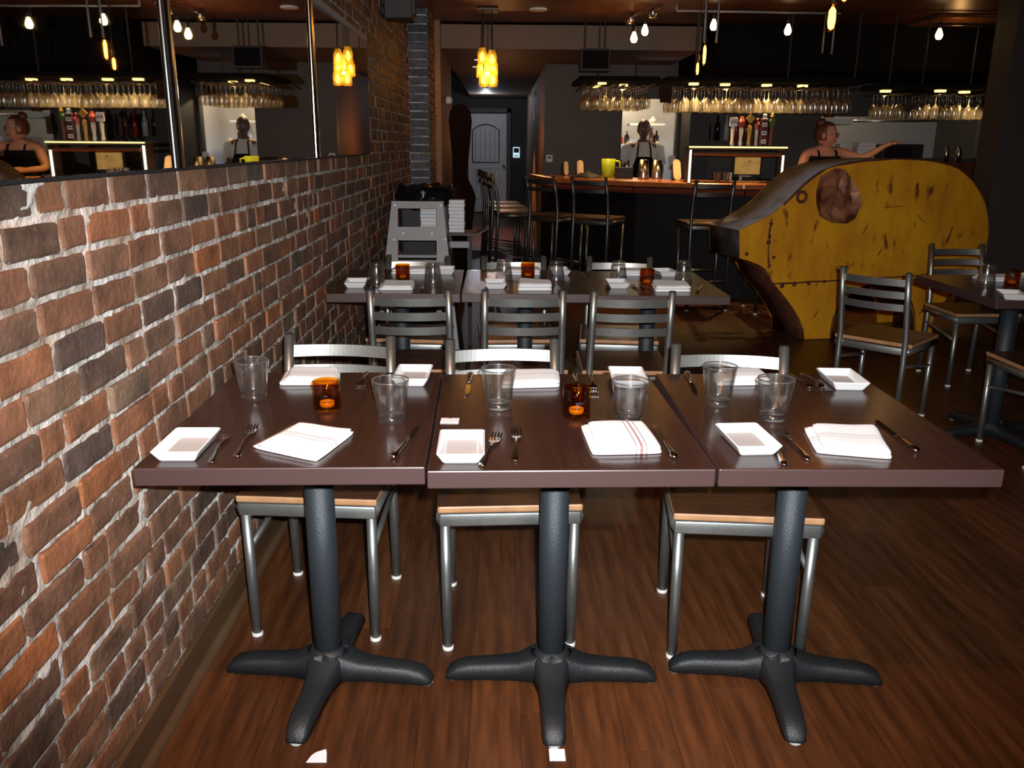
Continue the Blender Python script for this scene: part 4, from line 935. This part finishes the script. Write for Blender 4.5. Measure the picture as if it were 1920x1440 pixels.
# ------------------------------------------------------------------ wine glass racks
wg_prof = [(0, 0), (.032, 0), (.033, .002), (.006, .008), (.0035, .02), (.0035, .075), (.012, .088), (.03, .11), (.037, .14), (.034, .18), (.030, .205)]
wgb = LA([(r_, -z) for r_, z in wg_prof], 10); me = bpy.data.meshes.new('wine_glass'); bmesh.ops.recalc_face_normals(wgb, faces=wgb.faces); wgb.to_mesh(me); wgb.free(); me.materials.append(MT['wglass'])
for p in me.polygons: p.use_smooth = True
ORD = ('first', 'second', 'third', 'fourth', 'fifth', 'sixth', 'seventh', 'eighth', 'ninth', 'tenth')
def rack(label, glabel, grp, x0, x1, y0, y1, zt, nx_, ny_, lamps, rods):
    t = thing('glass_rack', label, 'rack', (0, 0, 0))
    for i in range(nx_ + 1):
        x = x0 + (x1 - x0) * i / nx_; obj('rack_rail', B(x - .012, x + .012, y0 - .03, y1 + .03, zt + .002, zt + .014), MT['blk'], t)
    obj('rack_board', B(x0 - .05, x1 + .05, y0 - .05, y1 + .05, zt + .05, zt + .09, .004), MT['void'], t)
    for x, y in lamps: obj('rack_lamp', B(x - .04, x + .04, y - .03, y + .03, zt + .03, zt + .049), MT['puck'], t); lamp('rack_glow', 'SPOT', (x, y, zt + .024), 9 if nx_ < 5 else 85, (1.0, .62, .22), .015, spot_size=R(108), spot_blend=.5)  # a few rack lamps are real, the rest added to gild the glasses
    for x, y in rods: obj('hanger_rod', T([(x, y, zt + .09), (x, y, 2.54)], .008, 6), MT['blk'], t)
    for i in range(nx_):
        for j in range(ny_):
            o = bpy.data.objects.new('wine_glass', me); C.objects.link(o)
            o.location = (x0 + (x1 - x0) * (i + .5) / nx_ + rng.uniform(-.004, .004), y0 + (y1 - y0) * (j + .5) / ny_ + rng.uniform(-.006, .006), zt + .0015)
            o.rotation_euler = (0, 0, rng.uniform(0, 6))
            side = ORD[min(i, nx_ - 1 - i)] + (' from the left' if i <= nx_ - 1 - i else ' from the right')
            tag(o, glabel + ', front row, ' + side if j == 0 else glabel + ', behind its front row', 'wine glass', grp)
rack('hanging glass rack above the left wing of the bar', 'upturned wine glass in the left rack', 'wine glasses in the left rack', .80, 1.48, 8.75, 9.62, 1.955, 7, 6, [(1.0, 9.0), (1.25, 9.25), (1.0, 9.5)], [(.95, 8.9), (1.4, 9.4)])
rack('long hanging glass rack above the beer tap handles', 'upturned wine glass in the long rack', 'wine glasses in the long rack', 1.52, 3.2, 8.05, 8.55, 1.905, 17, 4, [(1.75, 8.2), (2.05, 8.25), (2.45, 8.3), (2.8, 8.35)], [(1.72, 8.02), (2.55, 8.02), (3.15, 8.02)])
rack('small hanging glass rack above the woman reaching out', 'upturned wine glass in the small rack', 'wine glasses in the small rack', 3.40, 3.68, 8.05, 8.3, 1.86, 3, 3, [(3.54, 8.25)], [(3.5, 8.1)])  # lamp in this rack is added to light the woman below
rack('hanging glass rack beside the dark pier on the right', 'upturned wine glass in the right rack', 'wine glasses in the right rack', 3.82, 4.56, 8.05, 8.6, 1.86, 8, 4, [(4.0, 8.15), (4.3, 8.3)], [(3.8, 8.1), (4.4, 8.4)])
bm = NB(); box(bm, -.06, .06, -.006, .006, -.16, 0, 0, M4.Rotation(.5, 4, 'Z')); o = one('hanging_card', 'small printed card hanging at the left end of the long glass rack', 'card', bm, MT['dark'], (1.46, 7.98, 1.93))

# ------------------------------------------------------------------ bulbs and pendants
def bulb(label, x, y, z, ztop, kind, energy):
    t = thing('pendant_bulb', label, 'bulb', (x, y, z))
    if kind == 'pear': pr = [(0, 0), (.018, .004), (.028, .02), (.03, .038), (.022, .064), (.013, .085), (.012, .09), (0, .09)]; m = MT['bulb']; h = .09
    else:
        W_, h = (.032, .14) if kind == 'squirrel' else ((.02, .18) if kind == 'tube' else (.018, .115))
        env = [(0, 0), (W_ * .5, .004), (W_ * .92, h * .14), (W_, h * .3), (W_ * .8, h * .7), (W_ * .5, h * .92), (.012, h), (0, h)]
        obj('glass_envelope', LA(env, 14), MT['benv'], t, True); pr = [(0, h * .08), (W_ * .45, h * .14), (W_ * .62, h * .4), (W_ * .55, h * .75), (W_ * .2, h * .88), (0, h * .88)]; m = MT['bulbamber']
    obj('glowing_bulb', LA(pr, 14), m, t, True)
    obj('socket', LA([(.013, h), (.016, h + .005), (.016, h + .04), (.006, h + .055), (0, h + .055)], 10), MT['blk'], t, True)
    obj('cord', T([(0, 0, h + .05), (0, 0, ztop - z)], .0035, 6), MT['blk'], t)
bulb('pear-shaped bulb above and left of the tap handles, under the pipe', 1.780, 7.697, 2.338, 2.54, 'pear', .5); bulb('pear-shaped bulb on the pipe right of the twin amber bulbs', 2.417, 7.714, 2.308, 2.54, 'pear', .5)
bulb('pear-shaped bulb right one of a pair left of the bar lights, under the ceiling', 1.213, 7.766, 2.300, 2.54, 'pear', .5); bulb('pear-shaped bulb left and lower one of a pair under the ceiling', 1.118, 7.740, 2.239, 2.54, 'pear', .5)
bulb('pear-shaped bulb far right near the dark pier', 3.681, 7.654, 2.278, 2.54, 'pear', .5)
bulb('long amber tube bulb, upper one of the pair in the middle', 1.646, 7.37, 2.03, 2.54, 'tube', 2.0); bulb('short amber bulb, lower one of the pair in the middle', 1.603, 7.4, 1.955, 2.54, 'short', 1.0)
bulb('large amber squirrel-cage bulb hanging nearest us at the top', 1.73, 4.8, 1.985, 2.54, 'squirrel', 3.0)
bulb('amber bulb at the very top edge, just behind the large amber bulb', 1.86, 5.0, 2.155, 2.54, 'squirrel', 1.0)
t = thing('jar_chandelier', 'cluster of glowing yellow glass jars hanging over the passage', 'pendant light', (-.126, 8.0, 1.89))
r = random.Random(2)
for k, (x, y, z) in enumerate(((-.05, -.03, .19), (.035, -.04, .17), (-.062, .0, .08), (.045, -.01, .10), (-.04, -.05, 0), (.045, -.05, .0), (0, .05, .12))):
    j = obj('jar', LA([(0, 0), (.036, 0), (.042, .01), (.042, .095), (.03, .115), (.032, .135), (.029, .135)], 14, (x, y, z)), MT['jar'], t, True)
    obj('jar_bulb', LA([(0, .02), (.018, .03), (.022, .055), (.014, .09), (0, .1)], 10, (x, y, z)), MT['jarglow'], j, True)
    obj('cord', T([(x, y, z + .13), (x * .8, y * .8, .62)], .003, 5), MT['blk'], t)
obj('ceiling_plate', B(-.09, .09, -.09, .09, .62, .645, .004), MT['dark'], t); obj('hanger', T([(0, 0, .645), (0, 0, .65)], .01, 6), MT['blk'], t)
lamp('jar_glow', 'POINT', (-.126, 8.0, 2.0), 10, (1.0, .5, .12), .012)
# ceiling fittings
t = thing('ceiling_pipe', 'thin grey conduit hanging along the ceiling over the bar', 'pipe', (0, 7.68, 2.49)); obj('pipe_run', T([(1.46, 0, 0), (2.84, 0, -.01)], .009, 8), MT['greym'], t, True); obj('pipe_drop', T([(1.46, 0, 0), (1.46, 0, .05)], .009, 8), MT['greym'], t, True)
for x, y, z0, lb in ((1.62, 7.3, 2.2, 'thin vertical rod beside the twin amber bulbs'), (1.72, 7.3, 2.2, 'thin vertical rod right of the twin amber bulbs'), (2.83, 8.0, 2.2, 'thin vertical rod left of the large amber bulb'), (2.95, 8.1, 2.2, 'thin vertical rod below the large amber bulb')):
    one('hanging_rod', lb, 'rod', T([(x, y, z0), (x, y, 2.54)], .009, 6), MT['greym'], (0, 0, 0), 0, None, True)
t = thing('television', 'black television box hanging from two rods left of the bar', 'television', (.885, 8.62, 2.08)); obj('cabinet', B(-.14, .14, -.03, .1, 0, .2, .006), MT['blk'], t); obj('screen_face', B(-.125, .125, -.034, -.031, .02, .185), MT['void'], t)
for x in (-.1, .09): obj('hanger_rod', T([(x, .03, .2), (x, .03, .44)], .009, 6), MT['blk'], t)
t = thing('track_light', 'pair of track spotlights on the ceiling above the left rack', 'track light', (1.21, 7.9, 2.45)); obj('track', T([(.1, -.3, .06), (-.08, .35, .06)], .012, 6), MT['brush'], t)
for q in (0, 1): obj('spot_head', LA([(.03, 0), (.045, -.06), (0, -.062)], 12, (.06 - q * .13, -.15 + q * .4, .05)), MT['brush'], t, True)
lamp('added_ceiling_uplight', 'SPOT', (1.0, 7.9, 1.9), 12, (1.0, .5, .16), .05, spot_size=R(110), spot_blend=.8).rotation_euler = (R(180), 0, 0)  # unseen upward spot added to warm the ceiling
o = one('ceiling_disc', 'pale round disc on the ceiling between the jar cluster and the pair of bulbs', 'disc', LA([(0, 0), (.075, 0), (.08, .015), (0, .015)], 20), MT['white'], (.31, 8.0, 2.524))
for x, y, lb in ((-.28, 10.0, 'small recessed hall spotlight, nearest left'), (-.33, 10.9, 'small recessed hall spotlight, second from us'), (-.28, 13.9, 'small recessed hall spotlight above the door, nearer one'), (-.29, 14.9, 'small recessed hall spotlight above the door, farther one')):
    t = thing('hall_spot', lb, 'spotlight', (x, y, 2.297)); obj('lens', LA([(0, -.001), (.035, -.001), (.035, .0), (0, 0)], 12), MT['spot'], t); obj('ring', LA([(.036, -.004), (.05, -.003), (.05, .002), (.036, .002)], 12, closed=True), MT['blk'], t)
t = thing('thermostat', 'small white thermostat on the grey wall left of the bar', 'thermostat', (.56, 10.49, 1.20)); t.location = (.565, 10.485, 1.2); obj('plate', B(-.04, .04, -.02, .01, 0, .085, .008), MT['paper'], t); obj('display', B(-.022, .022, -.023, -.0205, .045, .062), MT['ink'], t)
t = thing('lit_notice', 'small bluish lit notice on the wall right of the white door', 'notice', (.30, 18.33, 1.13)); obj('panel', B(-.07, .07, 0, .02, 0, .21, .006), MT['sign'], t); obj('picture', B(-.055, .055, -.004, -.001, .1, .19), MT['navy'], t); obj('print_line', B(-.045, .04, -.004, -.001, .03, .045), MT['navy'], t)
o = one('emergency_lamp', 'small white lamp on the tan plaster wall left of the hall', 'lamp', LA([(0, 0), (.035, .005), (.045, .04), (.03, .075), (0, .08)], 14), MT['paper'], (-.575, 9.6, 1.81), 0, None, True)
t = thing('hall_sensor', 'round white sensor over a pale strip on the right hall wall', 'sensor', (.478, 13.5, 1.95)); obj('dome', LA([(0, 0), (.045, .0), (.05, .03), (.03, .07), (0, .08)], 12, (-.02, 0, .15)), MT['paper'], t); obj('strip', B(-.01, .02, -.04, .04, -.2, .02, .004), MT['paper'], t)
# warm lit ceiling recess at the right
t = thing('ceiling_recess_lamp', 'amber lit ceiling panel at the upper right beside the dark pier', 'ceiling light', (4.2, 8.35, 2.46)); obj('copper_panel', B(-.35, .4, -.3, .35, .05, .075), MT['copperglow'], t); obj('lower_rail', B(-.4, .42, -.32, -.3, -.02, .0), MT['brush'], t)
lamp('recess_glow', 'POINT', (4.15, 8.3, 2.3), 2, WARM, .04)

# ------------------------------------------------------------------ people
def skin_body(name, joints, edges, m, parent, sub=2, root=0):
    me = bpy.data.meshes.new(name); keys = list(joints); ix = {k: i for i, k in enumerate(keys)}
    me.from_pydata([joints[k][0] for k in keys], [(ix[a], ix[b]) for a, b in edges], []); me.materials.append(m)
    o = bpy.data.objects.new(name, me); C.objects.link(o); o.parent = parent
    sk = o.modifiers.new('skin', 'SKIN'); sk.use_smooth_shade = True
    for i, k in enumerate(keys):
        rr = joints[k][1]; rr = rr if isinstance(rr, tuple) else (rr, rr); me.skin_vertices[0].data[i].radius = rr
    me.skin_vertices[0].data[root].use_root = True
    ss = o.modifiers.new('sub', 'SUBSURF'); ss.levels = sub; ss.render_levels = sub
    return o
def head(parent, c, m, hairm, yaw, bun=False, glasses=False):
    rt = M4.Translation(c) @ M4.Rotation(yaw, 4, 'Z')
    def put(bm, nm, mm, smooth=True):
        bmesh.ops.transform(bm, matrix=rt, verts=bm.verts); return obj(nm, bm, mm, parent, smooth)
    bm = NB(); bmesh.ops.create_uvsphere(bm, u_segments=24, v_segments=18, radius=1)
    for v in bm.verts:
        x, y, z = v.co; f = 1 - .28 * max(0, -z) ** 1.5; yy = y * .098 * (1 if y < 0 else 1.02)
        v.co = V((x * .074 * f, yy * (1 - .12 * max(0, -z)), z * .118))
        if y < -.3 and abs(x) < .22:                                     # nose, brow, lips, chin
            v.co.y -= .02 * math.exp(-((z + .12) / .16) ** 2) * (1 - (x / .22) ** 2) + .006 * math.exp(-((z + .55) / .08) ** 2) + .01 * math.exp(-((z + .88) / .12) ** 2)
        if y < -.3 and .22 < abs(x) < .6: v.co.y += .009 * math.exp(-((z - .02) / .12) ** 2)
    put(bm, 'head', m)
    for s in (-1, 1):
        bm = NB(); bmesh.ops.create_uvsphere(bm, u_segments=10, v_segments=8, radius=.0115); bmesh.ops.translate(bm, verts=bm.verts, vec=(s * .03, -.082, .004)); put(bm, 'eye', MT['paper'])
        bm = NB(); bmesh.ops.create_uvsphere(bm, u_segments=8, v_segments=6, radius=.006); bmesh.ops.translate(bm, verts=bm.verts, vec=(s * .03, -.0905, .004)); put(bm, 'iris', MT['ink'])
        bm = NB(); bmesh.ops.create_uvsphere(bm, u_segments=10, v_segments=8, radius=1); bmesh.ops.scale(bm, verts=bm.verts, vec=(.012, .02, .032)); bmesh.ops.translate(bm, verts=bm.verts, vec=(s * .074, .005, -.005)); put(bm, 'ear', m)
    bm = NB(); tube(bm, [(-.024, -.088, -.06), (0, -.094, -.058), (.024, -.088, -.06)], [.003, .006, .003], 8); put(bm, 'mouth', MT['maroon'])
    bm = NB(); bmesh.ops.create_uvsphere(bm, u_segments=20, v_segments=14, radius=1)
    for v in bm.verts: x, y, z = v.co; v.co = V((x * .082, y * .106 + .008, z * .11 + .018))
    bmesh.ops.delete(bm, geom=[v for v in bm.verts if v.co.y < -.045 and v.co.z < .075 or v.co.z < -.06], context='VERTS')
    hr = put(bm, 'hair', hairm)
    if bun:
        bm = NB(); bmesh.ops.create_uvsphere(bm, u_segments=14, v_segments=10, radius=.045); bmesh.ops.translate(bm, verts=bm.verts, vec=(0, .06, .115)); put(bm, 'hair_bun', hairm)
    if glasses:
        bm = NB()
        for s in (-1, 1): tube(bm, [(s * .032 + .025 * cos(a), -.102 + .006 * abs(cos(a)), .003 + .017 * sin(a)) for a in [2 * pi * k / 12 for k in range(13)]], .0028, 6); tube(bm, [(s * .057, -.098, .006), (s * .076, .0, .006)], .0025, 6)
        tube(bm, [(-.008, -.105, .006), (.008, -.105, .006)], .0025, 6); put(bm, 'spectacles', MT['ink'])
def fingers(J, E, hand, base, d, side, palm):
    d = V(d).normalized(); s = V(side).normalized(); dn = V(palm).normalized()
    for k, (off, ln) in enumerate(((-.028, .062), (-.01, .072), (.009, .068), (.027, .052))):
        p0 = V(base) + s * off + d * .035; p1 = p0 + d * ln * .5 + dn * .006; p2 = p1 + d * ln * .42 + dn * .02; nm = hand + str(k)
        J[nm + 'a'] = (tuple(p0), .0095); J[nm + 'b'] = (tuple(p1), .0085); J[nm + 'c'] = (tuple(p2), .0065); E += [(hand, nm + 'a'), (nm + 'a', nm + 'b'), (nm + 'b', nm + 'c')]
    p0 = V(base) - s * .042 + d * .0; p1 = p0 - s * .018 + d * .03 + dn * .01; J[hand + 'ta'] = (tuple(p0), .011); J[hand + 'tb'] = (tuple(p1), .009); E += [(hand, hand + 'ta'), (hand + 'ta', hand + 'tb')]
def person(label, loc, h, arms, m, yaw=0):
    t = thing('person', label, 'person', loc, yaw)
    k = h / 1.7
    J = {'pel': ((0, 0, .93 * k), (.15, .1)), 'waist': ((0, -.005, 1.07 * k), (.125, .088)), 'chest': ((0, 0, 1.26 * k), (.15, .1)), 'coll': ((0, .01, 1.39 * k), (.11, .07)), 'neck': ((0, .005, 1.455 * k), .052), 'skull': ((0, -.005, 1.53 * k), .05)}
    E = [('pel', 'waist'), ('waist', 'chest'), ('chest', 'coll'), ('coll', 'neck'), ('neck', 'skull')]
    for s, nm in ((-1, 'r'), (1, 'l')):
        J[nm + 'hip'] = ((s * .09, 0, .86 * k), .088); J[nm + 'kn'] = ((s * .10, -.01, .48 * k), .058); J[nm + 'an'] = ((s * .105, .02, .09 * k), .04); J[nm + 'to'] = ((s * .115, -.13, .035), .035)
        E += [('pel', nm + 'hip'), (nm + 'hip', nm + 'kn'), (nm + 'kn', nm + 'an'), (nm + 'an', nm + 'to')]
        sh, el, wr, ha, d, side, palm = arms[nm]
        J[nm + 'sh'] = (sh, .056); J[nm + 'el'] = (el, .042); J[nm + 'wr'] = (wr, .028); J[nm + 'ha'] = (ha, (.04, .018))
        E += [('coll', nm + 'sh'), (nm + 'sh', nm + 'el'), (nm + 'el', nm + 'wr'), (nm + 'wr', nm + 'ha')]; fingers(J, E, nm + 'ha', ha, d, side, palm)
    skin_body('body', J, E, m, t, 2, 0)
    return t, k
def torso_shell(parent, rows, m, nm, n=24, arc=None):
    bm = NB(); rings = []
    for cx, cy, z, rx, ry in rows: rings.append([bm.verts.new((cx + rx * cos(2 * pi * q / n), cy + ry * sin(2 * pi * q / n), z)) for q in range(n)])
    for a, b in zip(rings[:-1], rings[1:]):
        for q in range(n): bm.faces.new((a[q], a[(q + 1) % n], b[(q + 1) % n], b[q]))
    return obj(nm, bm, m, parent, True)
# woman in a black tank top reaching to the right
wr, k = person('woman with glasses in a black tank top reaching right behind the yellow pig', (3.22, 8.78, 0), 1.60,
    {'r': ((-.17, .01, 1.30), (-.25, -.04, 1.10), (-.17, -.24, 1.09), (-.13, -.32, 1.10), (.3, -1, .1), (1, .2, 0), (0, 0, -1)),
     'l': ((.17, .01, 1.31), (.37, -.07, 1.25), (.53, -.12, 1.36), (.60, -.14, 1.40), (1, -.15, .3), (0, 1, .1), (0, 0, -1))}, MT['skin'], R(6))
wr.scale = (1.03, 1.03, 1.03)
head(wr, (.0, -.03, 1.468), MT['skin'], MT['hair'], R(48), True, True)
torso_shell(wr, [(0, 0, .86, .175, .125), (0, 0, .98, .155, .115), (0, 0, 1.08, .15, .112), (0, -.008, 1.18, .17, .13), (0, -.006, 1.245, .168, .125), (0, -.004, 1.272, .165, .118)], MT['cloth'], 'tank_top')
for s in (-1, 1): obj('shoulder_strap', T([(s * .085, -.115, 1.235), (s * .09, -.075, 1.32), (s * .088, .01, 1.345), (s * .085, .09, 1.24)], .012, 8, .5), MT['cloth'], wr, True)
for s in (-1, 1): obj('trouser_leg', T([(s * .07, 0, .88), (s * .1, -.01, .48), (s * .105, .02, .1)], [.115, .075, .06], 14), MT['navy'], wr, True); obj('shoe', T([(s * .105, .06, .04), (s * .115, -.15, .035)], [.048, .042], 10), MT['shoe'], wr, True)
# man in a light tee and black apron in the kitchen window
mn, k = person('man in a light t-shirt and black apron standing in the lit kitchen window', (1.80, 11.25, 0), 1.70,
    {'r': ((-.19, .01, 1.38), (-.25, .02, 1.10), (-.2, -.12, .92), (-.18, -.18, .86), (.1, -.5, -1), (1, 0, 0), (0, 0, -1)),
     'l': ((.19, .01, 1.38), (.25, .02, 1.10), (.2, -.12, .92), (.18, -.18, .86), (-.1, -.5, -1), (1, 0, 0), (0, 0, -1))}, MT['skind'])
head(mn, (0, -.02, 1.59), MT['skind'], MT['hairb'], R(3))
torso_shell(mn, [(0, 0, .88, .185, .135), (0, 0, 1.05, .168, .125), (0, 0, 1.2, .182, .135), (0, 0, 1.32, .185, .128), (0, .005, 1.40, .15, .1), (0, .005, 1.44, .085, .075)], MT['tee'], 't_shirt')
for s in (-1, 1): obj('sleeve', T([(s * .15, .005, 1.385), (s * .2, .01, 1.36), (s * .245, .015, 1.16)], [.078, .076, .064], 14), MT['tee'], mn, True)
bm = NB(); prism(bm, [(-.1, 1.26), (.1, 1.26), (.175, 1.05), (.18, .5), (-.18, .5), (-.175, 1.05)], lambda a, b: (a, -.145, b), lambda a, b: (a, -.138, b)); ap = obj('apron', bm, MT['cloth'], mn)
for s in (-1, 1): obj('apron_strap', T([(s * .09, -.142, 1.25), (s * .075, -.11, 1.40), (s * .06, .01, 1.46)], .01, 6), MT['cloth'], ap, True)
for s in (-1, 1): obj('trouser_leg', T([(s * .075, 0, .9), (s * .1, -.01, .48), (s * .105, .02, .1)], [.115, .078, .064], 14), MT['navy'], mn, True); obj('shoe', T([(s * .105, .06, .04), (s * .115, -.16, .035)], [.05, .044], 10), MT['shoe'], mn, True)
